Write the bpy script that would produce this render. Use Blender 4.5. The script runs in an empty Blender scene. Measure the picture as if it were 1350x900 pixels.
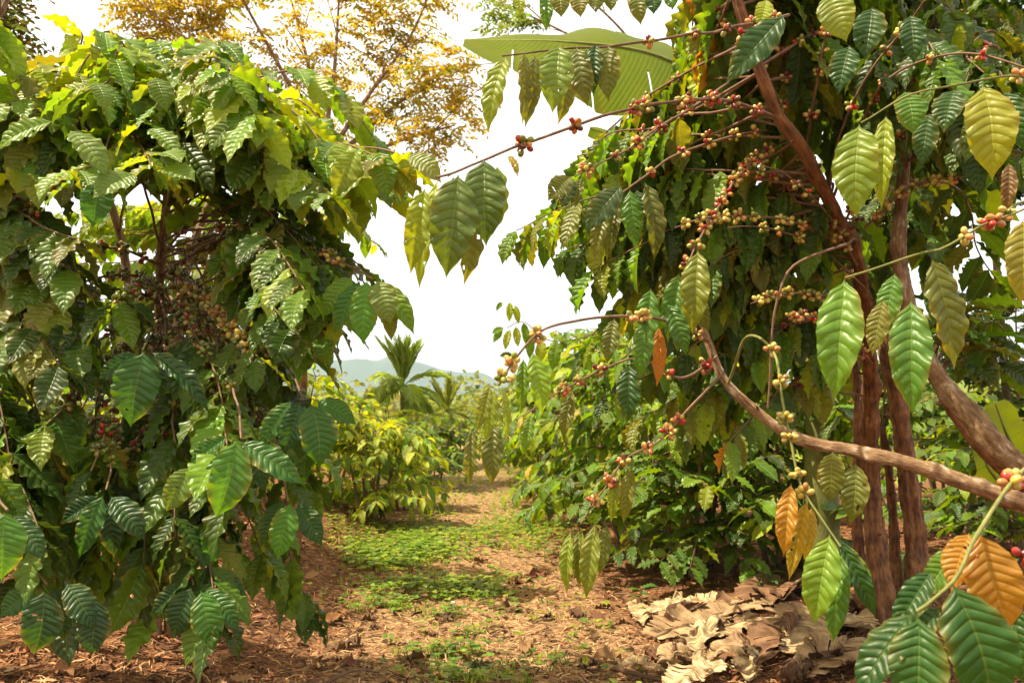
import bpy, math
import numpy as np
from mathutils import Vector, Matrix

R = np.random.RandomState(11)
S = bpy.context.scene
COL = S.collection
UP = np.array([0, 0, 1.0])

# ------------------------------------------------------------------ camera
CAM = np.array([0, 0, 1.1])
FPX, W0, H0 = 1125.0, 1350.0, 900.0
PITCH = math.atan2(95, FPX)
cd = bpy.data.cameras.new('camera')
cam = bpy.data.objects.new('camera', cd)
COL.objects.link(cam)
cam.location = CAM
cam.rotation_euler = (math.pi / 2 + PITCH, 0, 0)
cd.sensor_width = 36
cd.lens = 36 * FPX / W0
cd.clip_start = 0.05
cd.clip_end = 12000
cd.dof.use_dof = True
cd.dof.focus_distance = 2.9
cd.dof.aperture_fstop = 6.3
S.camera = cam
cF = np.array([0, math.cos(PITCH), math.sin(PITCH)])
cU = np.array([0, -math.sin(PITCH), math.cos(PITCH)])
cX = np.array([1.0, 0, 0])


def P(px, py, d):
    return CAM + d * (cF + cX * (px - W0 / 2) / FPX + cU * (H0 / 2 - py) / FPX)


def G(px, py):
    """point on flat ground under a pixel of the photograph"""
    r = cF + cX * (px - W0 / 2) / FPX + cU * (H0 / 2 - py) / FPX
    t = CAM[2] / -r[2]
    p = CAM + r * t
    return np.array([p[0], p[1], gz(p[0], p[1])])


def GD(px, d):
    """ground point in column px at forward distance d"""
    x = (px - W0 / 2) / FPX * d
    return np.array([x, d, gz(x, d)])


def nrm(v):
    v = np.asarray(v, float)
    return v / (np.linalg.norm(v) + 1e-9)


# ------------------------------------------------------------------ terrain height
_rs = np.random.RandomState(5)
_WV = [(_rs.uniform(0, 6.28), _rs.uniform(0, 6.28), f) for f in (1.1, 1.9, 3.1, 4.7, 7.3, 11, 16, 23, 31) for _ in range(2)]


def sm(a, b, x):
    t = np.clip((x - a) / (b - a), 0, 1)
    return t * t * (3 - 2 * t)


def pathx(y):
    return -0.09 - 0.067 * (y - 4) - 0.0018 * np.clip(y - 10, 0, 30) ** 2


def gz(x, y):
    x = np.asarray(x, float)
    y = np.asarray(y, float)
    z = np.zeros(np.broadcast(x, y).shape)
    for a, p, f in _WV:
        z = z + np.sin((x * math.cos(a) + y * math.sin(a)) * f + p) * 0.012 / f ** 0.75
    near = 1 - sm(30, 80, np.hypot(x, y))
    z = z * near
    z = z + near * 0.26 * sm(0.75, 1.6, pathx(y) - x) * sm(2, 5, y)
    z = z + near * 0.10 * sm(0.9, 1.9, x - pathx(y))
    z = z + 7.0 * sm(40, 160, y) * sm(20, 90, x) + 2.0 * sm(60, 200, y)
    return z


# ------------------------------------------------------------------ materials
def mat(name):
    m = bpy.data.materials.new(name)
    m.use_nodes = True
    nt = m.node_tree
    nt.nodes.clear()
    out = nt.nodes.new('ShaderNodeOutputMaterial')
    return m, nt, out


def nd(nt, t, **kw):
    n = nt.nodes.new(t)
    for k, v in kw.items():
        if k.startswith('i_'):
            n.inputs[k[2:].replace('_', ' ')].default_value = v
        else:
            setattr(n, k, v)
    return n


def mth(nt, op, a, b=None, c=None):
    n = nt.nodes.new('ShaderNodeMath')
    n.operation = op
    for i, v in enumerate((a, b, c)):
        if v is None:
            continue
        if isinstance(v, (int, float)):
            n.inputs[i].default_value = v
        else:
            nt.links.new(v, n.inputs[i])
    return n.outputs[0]


def mixc(nt, fac, a, b, blend='MIX'):
    n = nt.nodes.new('ShaderNodeMix')
    n.data_type = 'RGBA'
    n.blend_type = blend
    for i, v in ((0, fac), (6, a), (7, b)):
        if isinstance(v, (int, float)):
            n.inputs[i].default_value = v
        elif isinstance(v, tuple):
            n.inputs[i].default_value = (*v, 1)
        else:
            nt.links.new(v, n.inputs[i])
    return n.outputs[2]


def noise(nt, vec, scale, detail=4, rough=.55):
    n = nd(nt, 'ShaderNodeTexNoise')
    n.inputs['Scale'].default_value = scale
    n.inputs['Detail'].default_value = detail
    n.inputs['Roughness'].default_value = rough
    if vec is not None:
        nt.links.new(vec, n.inputs['Vector'])
    return n.outputs['Fac']


def ramp(nt, fac, stops):
    n = nd(nt, 'ShaderNodeValToRGB')
    el = n.color_ramp.elements
    while len(el) > 1:
        el.remove(el[-1])
    el[0].position = stops[0][0]
    el[0].color = (*stops[0][1], 1)
    for p, c in stops[1:]:
        e = el.new(p)
        e.color = (*c, 1)
    nt.links.new(fac, n.inputs[0])
    return n.outputs[0]


def leaf_material(name, transl=.40, rough=.39, veins=True, nv=11.0, bump=.5, pale=(1.7, 1.6, 1.9), trf=(2.7, 2.2, .5)):
    m, nt, out = mat(name)
    L = nt.links.new
    at = nd(nt, 'ShaderNodeAttribute', attribute_name='tint')
    uv = nd(nt, 'ShaderNodeUVMap')
    sp = nd(nt, 'ShaderNodeSeparateXYZ')
    L(uv.outputs[0], sp.inputs[0])
    u = sp.outputs[0]
    v = mth(nt, 'ABSOLUTE', mth(nt, 'MULTIPLY_ADD', sp.outputs[1], 2.0, -1.0))
    tc = nd(nt, 'ShaderNodeTexCoord')
    ns = noise(nt, tc.outputs['Object'], 38, 4, .6)
    ns2 = noise(nt, tc.outputs['Object'], 9, 2, .5)
    base = at.outputs['Color']
    base = mixc(nt, mth(nt, 'MULTIPLY', mth(nt, 'SUBTRACT', ns2, .35), .9), base, mixc(nt, 1.0, base, (1.5, 1.25, .8), 'MULTIPLY'))
    base = mixc(nt, mth(nt, 'MULTIPLY', mth(nt, 'GREATER_THAN', ns, .68), .45), base, (.12, .075, .02))
    ns3 = noise(nt, tc.outputs['Object'], 90, 3, .55)
    base = mixc(nt, mth(nt, 'MULTIPLY', mth(nt, 'GREATER_THAN', ns3, .7), .7), base, (.075, .05, .018))
    edge = mth(nt, 'MULTIPLY', mth(nt, 'POWER', mth(nt, 'MAXIMUM', v, mth(nt, 'POWER', u, 3.0)), 5.0), mth(nt, 'MULTIPLY', mth(nt, 'MAXIMUM', mth(nt, 'SUBTRACT', ns2, .47), 0.0), 4.0))
    base = mixc(nt, mth(nt, 'MINIMUM', edge, .75), base, mixc(nt, ns, (.2, .12, .03), (.30, .26, .04)))
    ph = mth(nt, 'MULTIPLY', mth(nt, 'SUBTRACT', u, mth(nt, 'MULTIPLY', mth(nt, 'POWER', v, 1.25), .13)), nv)
    tri = mth(nt, 'ABSOLUTE', mth(nt, 'MULTIPLY_ADD', mth(nt, 'FRACT', ph), 2.0, -1.0))   # 1 at a vein
    vein = mth(nt, 'POWER', tri, 14.0)
    mid = mth(nt, 'SUBTRACT', 1.0, mth(nt, 'MINIMUM', mth(nt, 'MULTIPLY', v, 16.0), 1.0))
    if veins:
        vc = mixc(nt, .5, mixc(nt, 1.0, base, (2.0, 1.9, 1.5), 'MULTIPLY'), (.16, .2, .05))
        base = mixc(nt, mth(nt, 'MAXIMUM', mth(nt, 'MULTIPLY', vein, .5), mth(nt, 'MULTIPLY', mid, .8)), base, vc)
    geo = nd(nt, 'ShaderNodeNewGeometry')
    back = geo.outputs['Backfacing']
    bcol = mixc(nt, .35, base, mixc(nt, 1.0, base, pale, 'MULTIPLY'))
    col = mixc(nt, back, base, bcol)
    hgt = mth(nt, 'ADD', mth(nt, 'SUBTRACT', mth(nt, 'SUBTRACT', 1.0, mth(nt, 'POWER', tri, 2.5)), mth(nt, 'MULTIPLY', mid, .8)), mth(nt, 'MULTIPLY', ns, .35))
    bp = nd(nt, 'ShaderNodeBump')
    bp.inputs['Strength'].default_value = bump
    bp.inputs['Distance'].default_value = .005
    L(hgt, bp.inputs['Height'])
    pr = nd(nt, 'ShaderNodeBsdfPrincipled')
    pr.inputs['Specular IOR Level'].default_value = .45
    L(col, pr.inputs['Base Color'])
    L(mth(nt, 'ADD', mth(nt, 'MULTIPLY_ADD', back, .28, rough - .08), mth(nt, 'MULTIPLY', ns2, .2)), pr.inputs['Roughness'])
    L(bp.outputs[0], pr.inputs['Normal'])
    tr = nd(nt, 'ShaderNodeBsdfTranslucent')
    L(mixc(nt, 1.0, base, trf, 'MULTIPLY'), tr.inputs[0])
    mx = nd(nt, 'ShaderNodeMixShader')
    mx.inputs[0].default_value = transl
    L(pr.outputs[0], mx.inputs[1])
    L(tr.outputs[0], mx.inputs[2])
    L(mx.outputs[0], out.inputs[0])
    return m


def bark_material(name, stops, scale=1.0, bump=1.0, stretch=11):
    m, nt, out = mat(name)
    L = nt.links.new
    uv = nd(nt, 'ShaderNodeUVMap')
    mp = nd(nt, 'ShaderNodeMapping')
    mp.inputs['Scale'].default_value = (stretch * scale, 60 * scale, 1)
    L(uv.outputs[0], mp.inputs[0])
    tc = nd(nt, 'ShaderNodeTexCoord')
    n1 = noise(nt, mp.outputs[0], 1.0, 6, .65)
    n2 = noise(nt, tc.outputs['Object'], 14 * scale, 5, .6)
    f = mth(nt, 'ADD', mth(nt, 'MULTIPLY', n1, .6), mth(nt, 'MULTIPLY', n2, .4))
    c = ramp(nt, f, stops)
    pr = nd(nt, 'ShaderNodeBsdfPrincipled')
    pr.inputs['Roughness'].default_value = .8
    L(c, pr.inputs['Base Color'])
    bp = nd(nt, 'ShaderNodeBump')
    bp.inputs['Strength'].default_value = bump
    bp.inputs['Distance'].default_value = .008
    L(f, bp.inputs['Height'])
    L(bp.outputs[0], pr.inputs['Normal'])
    L(pr.outputs[0], out.inputs[0])
    return m


def tint_material(name, rough=.35, coat=0., bump=0., transl=0., spec=.5):
    m, nt, out = mat(name)
    L = nt.links.new
    at = nd(nt, 'ShaderNodeAttribute', attribute_name='tint')
    tc = nd(nt, 'ShaderNodeTexCoord')
    n1 = noise(nt, tc.outputs['Object'], 70, 4, .6)
    c = mixc(nt, n1, mixc(nt, 1.0, at.outputs['Color'], (.65, .62, .6), 'MULTIPLY'), mixc(nt, 1.0, at.outputs['Color'], (1.3, 1.3, 1.25), 'MULTIPLY'))
    pr = nd(nt, 'ShaderNodeBsdfPrincipled')
    L(c, pr.inputs['Base Color'])
    pr.inputs['Roughness'].default_value = rough
    pr.inputs['Coat Weight'].default_value = coat
    pr.inputs['Specular IOR Level'].default_value = spec
    if bump:
        bp = nd(nt, 'ShaderNodeBump')
        bp.inputs['Strength'].default_value = bump
        bp.inputs['Distance'].default_value = .004
        L(n1, bp.inputs['Height'])
        L(bp.outputs[0], pr.inputs['Normal'])
    if transl:
        tr = nd(nt, 'ShaderNodeBsdfTranslucent')
        L(mixc(nt, 1.0, c, (2.0, 1.9, .9), 'MULTIPLY'), tr.inputs[0])
        mx = nd(nt, 'ShaderNodeMixShader')
        mx.inputs[0].default_value = transl
        L(pr.outputs[0], mx.inputs[1])
        L(tr.outputs[0], mx.inputs[2])
        L(mx.outputs[0], out.inputs[0])
    else:
        L(pr.outputs[0], out.inputs[0])
    return m


M_LEAF = leaf_material('coffee_leaf')


def dry_blade_material():
    m, nt, out = mat('dry_banana_blade')
    L = nt.links.new
    at = nd(nt, 'ShaderNodeAttribute', attribute_name='tint')
    uv = nd(nt, 'ShaderNodeUVMap')
    mp = nd(nt, 'ShaderNodeMapping')
    mp.inputs['Scale'].default_value = (130, 5, 1)
    L(uv.outputs[0], mp.inputs[0])
    st = noise(nt, mp.outputs[0], 1, 3, .6)
    tc = nd(nt, 'ShaderNodeTexCoord')
    bl = noise(nt, tc.outputs['Object'], 13, 5, .65)
    f = mth(nt, 'ADD', mth(nt, 'MULTIPLY', st, .5), mth(nt, 'MULTIPLY', bl, .5))
    k = ramp(nt, f, [(.3, (.22, .17, .14)), (.42, (.6, .52, .45)), (.52, (1, 1, 1)), (.68, (1.35, 1.4, 1.45))])
    c = mixc(nt, 1.0, at.outputs['Color'], k, 'MULTIPLY')
    pr = nd(nt, 'ShaderNodeBsdfPrincipled')
    pr.inputs['Roughness'].default_value = .75
    pr.inputs['Specular IOR Level'].default_value = .3
    L(c, pr.inputs['Base Color'])
    bp = nd(nt, 'ShaderNodeBump')
    bp.inputs['Strength'].default_value = .5
    bp.inputs['Distance'].default_value = .004
    L(mth(nt, 'ADD', st, bl), bp.inputs['Height'])
    L(bp.outputs[0], pr.inputs['Normal'])
    tr = nd(nt, 'ShaderNodeBsdfTranslucent')
    L(c, tr.inputs[0])
    mx = nd(nt, 'ShaderNodeMixShader')
    mx.inputs[0].default_value = .14
    L(pr.outputs[0], mx.inputs[1])
    L(tr.outputs[0], mx.inputs[2])
    L(mx.outputs[0], out.inputs[0])
    return m


M_DRYBLADE = dry_blade_material()
M_BANANA = leaf_material('banana_leaf', transl=.62, rough=.42, nv=70, bump=.35, pale=(1.1, 1.1, 1.0), trf=(2.0, 1.9, .6))
M_DRYLEAF = leaf_material('dry_leaf', transl=.10, rough=.8, veins=False, nv=110, bump=.25, pale=(.8, .75, .7), trf=(1.4, 1.2, .9))
M_SMALL = tint_material('small_foliage', .5, transl=.45)
M_BERRY = tint_material('coffee_berry', .28, coat=.3)
M_DRY = tint_material('dry_matter', .85, bump=.5, spec=.2)
M_BARK = bark_material('shaggy_brown_bark', [(.3, (.022, .009, .005)), (.44, (.105, .040, .015)), (.56, (.25, .105, .038)), (.66, (.36, .20, .09)), (.75, (.46, .36, .25))], 1.0, 1.6, 16)
M_LIMB = bark_material('pale_brown_bark', [(.28, (.03, .015, .008)), (.42, (.12, .06, .026)), (.54, (.24, .14, .066)), (.62, (.42, .34, .26)), (.68, (.62, .59, .53))], 1.0, 1.3, 24)
M_TWIG = bark_material('twig_bark', [(.3, (.04, .02, .012)), (.5, (.16, .085, .05)), (.7, (.27, .18, .11))], 2.0, .5)
M_GREENTWIG = bark_material('green_twig', [(.3, (.06, .07, .015)), (.5, (.16, .17, .04)), (.7, (.26, .24, .08))], 2.0, .3)
M_GREYWOOD = bark_material('weathered_pale_wood', [(.3, (.25, .22, .19)), (.5, (.45, .42, .38)), (.7, (.6, .58, .54))], 1.0, .8)


# ------------------------------------------------------------------ mesh buffer
class MB:
    def __init__(s):
        s.v, s.f, s.uv, s.c, s.n = [], [], [], [], 0

    def add(s, v, f, uv=None, c=(1, 1, 1)):
        """v (n,3); f (m,4) quads or (m,3); uv (n,2) per vertex; c one colour or (n,3)"""
        v = np.asarray(v, np.float32)
        s.v.append(v)
        s.f.append(np.asarray(f, np.int32) + s.n)
        s.uv.append(np.zeros((len(v), 2), np.float32) if uv is None else np.asarray(uv, np.float32))
        c = np.asarray(c, np.float32)
        s.c.append(np.broadcast_to(c, (len(v), 3)) if c.ndim == 1 else c)
        s.n += len(v)

    def build(s, name, material, parent=None, origin=(0, 0, 0), smooth=True):
        me = bpy.data.meshes.new(name)
        V = np.concatenate(s.v) - np.asarray(origin, np.float32)
        UV = np.concatenate(s.uv)
        C = np.concatenate(s.c)
        loops = np.concatenate([f.ravel() for f in s.f])
        tot = np.concatenate([np.full(len(f), f.shape[1], np.int32) for f in s.f])
        start = np.concatenate([[0], np.cumsum(tot)[:-1]]).astype(np.int32)
        me.vertices.add(len(V))
        me.vertices.foreach_set('co', V.ravel().astype(np.float32))
        me.loops.add(len(loops))
        me.loops.foreach_set('vertex_index', loops.astype(np.int32))
        me.polygons.add(len(tot))
        me.polygons.foreach_set('loop_start', start)
        me.polygons.foreach_set('use_smooth', np.full(len(tot), smooth))
        u = me.uv_layers.new(name='UVMap')
        u.data.foreach_set('uv', UV[loops].ravel())
        a = me.attributes.new('tint', 'FLOAT_COLOR', 'POINT')
        a.data.foreach_set('color', np.concatenate([C, np.ones((len(C), 1), np.float32)], 1).ravel())
        me.update(calc_edges=True)
        me.validate()
        me.materials.append(material)
        o = bpy.data.objects.new(name, me)
        COL.objects.link(o)
        if parent is not None:
            o.parent = parent
        else:
            o.location = origin
        return o


def tag(o, label=None, cat=None, group=None, kind=None):
    for k, v in (('label', label), ('category', cat), ('group', group), ('kind', kind)):
        if v:
            o[k] = v
    return o


def empty(name, loc, label, cat, group=None):
    o = bpy.data.objects.new(name, None)
    COL.objects.link(o)
    o.location = loc
    o.empty_display_size = .1
    return tag(o, label, cat, group)


def spline(pts, n):
    """Catmull-Rom through pts, n samples evenly spread"""
    p = np.asarray(pts, float)
    if len(p) == 2:
        t = np.linspace(0, 1, n)[:, None]
        return p[0] * (1 - t) + p[1] * t
    q = np.vstack([2 * p[0] - p[1], p, 2 * p[-1] - p[-2]])
    out = []
    k = 24
    for i in range(len(p) - 1):
        a, b, c, d = q[i:i + 4]
        t = np.linspace(0, 1, k, endpoint=False)[:, None]
        out.append(.5 * ((2 * b) + (-a + c) * t + (2 * a - 5 * b + 4 * c - d) * t ** 2 + (-a + 3 * b - 3 * c + d) * t ** 3))
    out.append(p[-1:])
    o = np.vstack(out)
    s = np.concatenate([[0], np.cumsum(np.linalg.norm(np.diff(o, axis=0), axis=1))])
    x = np.linspace(0, s[-1], n)
    return np.stack([np.interp(x, s, o[:, i]) for i in range(3)], 1)


def tangents(p):
    t = np.gradient(p, axis=0)
    return t / (np.linalg.norm(t, axis=1, keepdims=True) + 1e-9)


def tube(mb, pts, rad, sides=8, rough=0., col=(1, 1, 1), cap=True, ridges=0, flaky=0.):
    """tapered tube along pts with radius per point"""
    p = np.asarray(pts, float)
    n = len(p)
    rad = np.broadcast_to(np.asarray(rad, float), (n,))
    t = tangents(p)
    ref = np.array([0, 0, 1.0]) if abs(t[0][2]) < .9 else np.array([1.0, 0, 0])
    s = np.cumsum(np.concatenate([[0], np.linalg.norm(np.diff(p, axis=0), axis=1)]))
    a = np.linspace(0, 2 * np.pi, sides, endpoint=False)
    vs, uv = [], []
    fl_ = np.zeros((n, sides))
    if flaky:
        for _ in range(int(s[-1] * 60)):      # plates and strips of loose bark, knots
            i0, j0 = R.randint(n), R.randint(sides)
            li, lj = R.randint(2, 14), R.randint(1, max(2, sides // 6))
            h_ = R.uniform(-.8, 1.0) * flaky
            for jj in range(j0, j0 + lj):
                fl_[i0:i0 + li, jj % sides] += h_
        for _ in range(int(s[-1] * 5)):
            i0, a0 = R.randint(n), R.uniform(0, 6.28)
            da = np.angle(np.exp(1j * (np.linspace(0, 2 * np.pi, sides, endpoint=False) - a0)))
            fl_ += .35 * np.exp(-((np.arange(n)[:, None] - i0) / 3.0) ** 2) * np.exp(-(da[None] / .5) ** 2)
        fl_ = np.clip(fl_, -.22, .45)
    X = nrm(np.cross(ref, t[0]))
    ph = R.uniform(0, 6.28, 4)
    for i in range(n):
        X = nrm(X - t[i] * np.dot(X, t[i]))
        Y = np.cross(t[i], X)
        r = rad[i] * np.ones(sides)
        if rough:
            r = r * (1 + rough * (.5 * np.sin(3 * a + ph[0] + s[i] * 5) + .4 * np.sin(5 * a + ph[1] - s[i] * 9) + .5 * math.sin(s[i] * 31 + ph[2]) + R.uniform(-.6, .6, sides)))
        if flaky:
            r = r * (1 + fl_[i])
        if ridges:
            r = r * (1 + .16 * np.abs(np.sin(a * ridges / 2 + ph[3] + .8 * math.sin(s[i] * 3))))
        vs.append(p[i] + np.outer(np.cos(a) * r, X) + np.outer(np.sin(a) * r, Y))
        uv.append(np.stack([np.full(sides, s[i]), np.minimum(a, 2 * np.pi - a) / np.pi * rad[0] * 3.1], 1))
    V = np.concatenate(vs)
    i, j = np.meshgrid(np.arange(n - 1), np.arange(sides), indexing='ij')
    j2 = (j + 1) % sides
    F = np.stack([i * sides + j, i * sides + j2, (i + 1) * sides + j2, (i + 1) * sides + j], -1).reshape(-1, 4)
    mb.add(V, F, np.concatenate(uv), col)
    if cap:
        for k, idx in ((0, 0), (n - 1, n - 1)):
            c = p[idx]
            ring = vs[idx]
            VV = np.vstack([c[None], ring])
            jj = np.arange(sides)
            F = np.stack([np.zeros(sides, int), jj + 1, (jj + 1) % sides + 1], 1)
            if k == 0:
                F = F[:, ::-1]
            mb.add(VV, F, np.tile(uv[idx][:1], (sides + 1, 1)), col)


# ------------------------------------------------------------------ leaf templates
_SH = np.array([(0, .018), (.035, .02), (.06, .16), (.09, .36), (.14, .58), (.22, .8), (.32, .94), (.42, 1.0), (.54, .99), (.66, .86), (.77, .62), (.85, .38), (.905, .19), (.945, .085), (.975, .035), (1, 0.004)])


def leaf_template(nu, nv, rs, fold=.25, droop=.6, wav=.05, corr=.02, twist=.2, side=.1, half=.215, N=11):
    u = np.linspace(0, 1, nu)
    if nu < 9:
        u = np.array([0, .07, .25, .5, .78, 1.0]) if nu >= 6 else np.array([0, .3, .65, 1.0])
        nu = len(u)
    v = np.linspace(-1, 1, nv)
    U, V = np.meshgrid(u, v, indexing='ij')
    w = half * np.interp(u, _SH[:, 0], _SH[:, 1])
    if nu > 9:
        k = np.array([.25, .5, .25])
        w[1:-1] = np.convolve(w, k, 'same')[1:-1]
    Wd = w[:, None]
    aV = np.abs(V)
    ph = N * (U - .13 * aV ** 1.25)
    X = V * Wd
    Z = fold * aV * Wd * (1 - .45 * aV)
    if corr:
        Z = Z + corr * (Wd / half) * np.minimum(aV * 2.5, 1) * (1 - .85 * aV ** 2) * (1 - np.abs(2 * (ph % 1) - 1) ** 2.2)
    p1, p2 = rs.uniform(0, 6.28, 2)
    sg = np.where(V < 0, 0, 1)
    Z = Z + wav * (Wd / half) * aV ** 3 * np.sin(2 * np.pi * U * N * .5 + p1 + sg * 2.1) + wav * .8 * aV ** 2 * (Wd / half) * np.sin(2 * np.pi * U * 1.6 + p2 + sg * 1.3)
    if corr:
        X = X * (1 + .022 * np.cos(2 * np.pi * ph) * aV ** 4 + .035 * np.sin(2 * np.pi * U * 2.3 + p2 + sg * 2) * aV ** 3)
    # bend along length
    th = droop * (u ** 1.3) - droop * .3
    du = np.diff(u, prepend=0)
    cy = np.cumsum(du * np.cos(th))
    cz = -np.cumsum(du * np.sin(th))
    cx = side * np.sin(np.pi * u)
    tw = twist * (u - .2) + rs.uniform(-.1, .1)
    ct, st = np.cos(tw)[:, None], np.sin(tw)[:, None]
    Xr = X * ct - Z * st
    Zr = X * st + Z * ct
    st2, ct2 = np.sin(th)[:, None], np.cos(th)[:, None]
    VX = cx[:, None] + Xr
    VY = cy[:, None] + Zr * st2
    VZ = cz[:, None] + Zr * ct2
    pts = np.stack([VX, VY, VZ], -1)
    # chord onto +Y
    b, t = pts[0].mean(0), pts[-1].mean(0)
    y = nrm(t - b)
    x = nrm(np.array([1, 0, 0]) - y * y[0])
    z = np.cross(x, y)
    L = np.linalg.norm(t - b)
    pts = ((pts - b) @ np.stack([x, y, z], 1)) / L
    i, j = np.meshgrid(np.arange(nu - 1), np.arange(nv - 1), indexing='ij')
    F = np.stack([i * nv + j, i * nv + j + 1, (i + 1) * nv + j + 1, (i + 1) * nv + j], -1).reshape(-1, 4)
    return pts.reshape(-1, 3), F, np.stack([U, V * .5 + .5], -1).reshape(-1, 2)


_rt = np.random.RandomState(3)


def tset(n, nu, nv, corr):
    return [leaf_template(nu, nv, _rt, fold=_rt.uniform(.1, .55), droop=_rt.uniform(.15, 1.0), wav=_rt.uniform(.02, .05), corr=corr, twist=_rt.uniform(-.6, .6), side=_rt.uniform(-.06, .06), half=_rt.uniform(.19, .235)) for _ in range(n)]


T_HI = tset(12, 46, 9, .021)
T_FLAT = [leaf_template(46, 9, _rt, fold=_rt.uniform(.15, .5), droop=_rt.uniform(.45, .95), wav=.026, corr=.021, twist=_rt.uniform(-.2, .2), side=_rt.uniform(-.04, .04)) for _ in range(6)]
T_FOLD = [leaf_template(46, 9, _rt, fold=_rt.uniform(.5, 1.5), droop=_rt.uniform(.2, 1.0), wav=.05, corr=.014, twist=_rt.uniform(-.8, .8), side=_rt.uniform(-.06, .06), half=_rt.uniform(.17, .22)) for _ in range(10)]
T_MD = tset(10, 16, 5, .012)
T_MDN = [leaf_template(16, 5, _rt, fold=_rt.uniform(.3, 1.0), droop=_rt.uniform(.3, 1.1), wav=.04, corr=.012, twist=_rt.uniform(-.6, .6), side=_rt.uniform(-.05, .05), half=_rt.uniform(.15, .2)) for _ in range(10)]
T_LO = tset(6, 6, 3, 0)
T_DEAD = [leaf_template(14, 5, _rt, fold=_rt.uniform(.5, 1.2), droop=_rt.uniform(-1.2, 1.6), wav=.12, corr=.01, twist=_rt.uniform(-1, 1), side=_rt.uniform(-.15, .15)) for _ in range(8)]


def put_leaf(mb, tpl, base, d, n, length, wsc=1.0, col=(.04, .1, .02)):
    d = nrm(d)
    n = np.asarray(n, float)
    n = n - d * np.dot(n, d)
    if np.linalg.norm(n) < 1e-3:
        n = np.cross(d, [1, 0, .3])
    n = nrm(n)
    x = np.cross(d, n)
    V, F, UV = tpl
    M = np.stack([x * wsc, d, n]) * length
    if len(V) == 414 and R.rand() < .3:        # insect holes
        keep = np.ones(len(F), bool)
        for _ in range(R.randint(1, 5)):
            k = R.randint(8, 40) * 8 + R.randint(0, 7)
            keep[k] = False
            if R.rand() < .4:
                keep[min(k + 8, len(F) - 1)] = False
        F = F[keep]
    mb.add(base + V @ M, F, UV, col)


# ------------------------------------------------------------------ palettes (linear base colours)
DK, MD, LT, YG = (.029, .066, .008), (.060, .125, .010), (.10, .205, .014), (.20, .27, .015)
OL, YE, OR, BR = (.115, .135, .014), (.30, .235, .025), (.36, .15, .02), (.11, .06, .025)


def pick(pal):
    cols, w = pal
    k = R.choice(len(cols), p=np.array(w) / sum(w))
    c = np.array(cols[k]) * R.uniform(.75, 1.3)
    return c * R.uniform(.92, 1.08, 3)


PAL_L_TOP = ([LT, YG, MD, OL, (.16, .25, .03)], [36, 28, 14, 8, 18])  # young yellow leaves; the crown's warm glow is also put into the colour
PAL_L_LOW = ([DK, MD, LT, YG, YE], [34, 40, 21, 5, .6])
PAL_R = ([OL, MD, DK, YG, LT, YE, OR], [20, 32, 20, 9, 18, 1.0, .7])
PAL_RD = ([DK, MD, OL, LT, YG], [46, 32, 12, 7, 3])
PAL_BUSHL = ([(.27, .34, .018), YG, LT, MD], [34, 34, 22, 10])
PAL_BUSHR = ([LT, MD, YG, DK, YE], [38, 30, 22, 8, 2])
PAL_BUSHD = ([MD, LT, DK, YG], [46, 24, 22, 8])

B_GREEN, B_YEL, B_ORA, B_RED, B_DKR, B_OLV, B_BRN = (.17, .19, .02), (.46, .36, .08), (.48, .2, .06), (.36, .025, .02), (.14, .014, .012), (.10, .105, .02), (.13, .065, .025)
BP_R = ([B_YEL, B_ORA, B_RED, B_GREEN, B_DKR, B_BRN], [26, 22, 17, 18, 10, 7])
BP_Y = ([B_YEL, B_ORA, B_GREEN], [70, 12, 18])
BP_G = ([B_GREEN, B_YEL], [80, 20])
BP_RED = ([B_RED, B_DKR, B_ORA], [60, 20, 20])
BP_L = ([B_OLV, B_GREEN, B_YEL, B_BRN, B_RED], [40, 34, 14, 6, 6])
BP_LG = ([B_YEL, B_GREEN, B_ORA, B_BRN], [45, 25, 20, 10])


def uvsphere(ns, nr):
    th = np.linspace(0, np.pi, nr + 1)[1:-1]
    a = np.linspace(0, 2 * np.pi, ns, endpoint=False)
    V = [[0, 0, 1.0]]
    for t in th:
        V += [[math.sin(t) * math.cos(x), math.sin(t) * math.sin(x), math.cos(t)] for x in a]
    V.append([0, 0, -1.0])
    F = []
    for k in range(nr - 2):
        for j in range(ns):
            F.append((1 + k * ns + j, 1 + (k + 1) * ns + j, 1 + (k + 1) * ns + (j + 1) % ns, 1 + k * ns + (j + 1) % ns))
    T = []
    e = len(V) - 1
    for j in range(ns):
        T.append((0, 1 + j, 1 + (j + 1) % ns))
        T.append((e, 1 + (nr - 2) * ns + (j + 1) % ns, 1 + (nr - 2) * ns + j))
    return np.array(V), np.array(F), np.array(T)


SPH = {2: uvsphere(12, 9), 1: uvsphere(8, 6), 0: uvsphere(6, 4)}


def berries(mb, node, t, pal, n, r=.0072, lod=1):
    t = nrm(t)
    x = nrm(np.cross(t, [.2, .3, 1]))
    y = np.cross(t, x)
    V, F, T = SPH[lod]
    placed = []
    for k in range(n):
        for _ in range(8):
            a = R.uniform(0, 6.28)
            rr = r * R.uniform(1.1, 2.5 if n > 8 else 1.9)
            q = (x * math.cos(a) + y * math.sin(a)) * rr + t * R.uniform(-1.3, 1.3) * r * (1.2 if n > 7 else .8)
            if all(np.linalg.norm(q - o) > r * 1.55 for o in placed):
                break
        placed.append(q)
        d = nrm(q)
        c = pick(pal)
        sc = r * R.uniform(.85, 1.12)
        b1 = nrm(np.cross(d, [.3, .1, 1]))
        b2 = np.cross(d, b1)
        M = np.stack([b1, b2, d * 1.28]) * sc
        cc = np.repeat(np.asarray(c, np.float32)[None], len(V), 0)
        cc[0] = np.array([.05, .03, .012])
        W = node + q + V @ M
        mb.add(W, F, None, cc)
        mb.add(W, T, None, cc)


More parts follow.
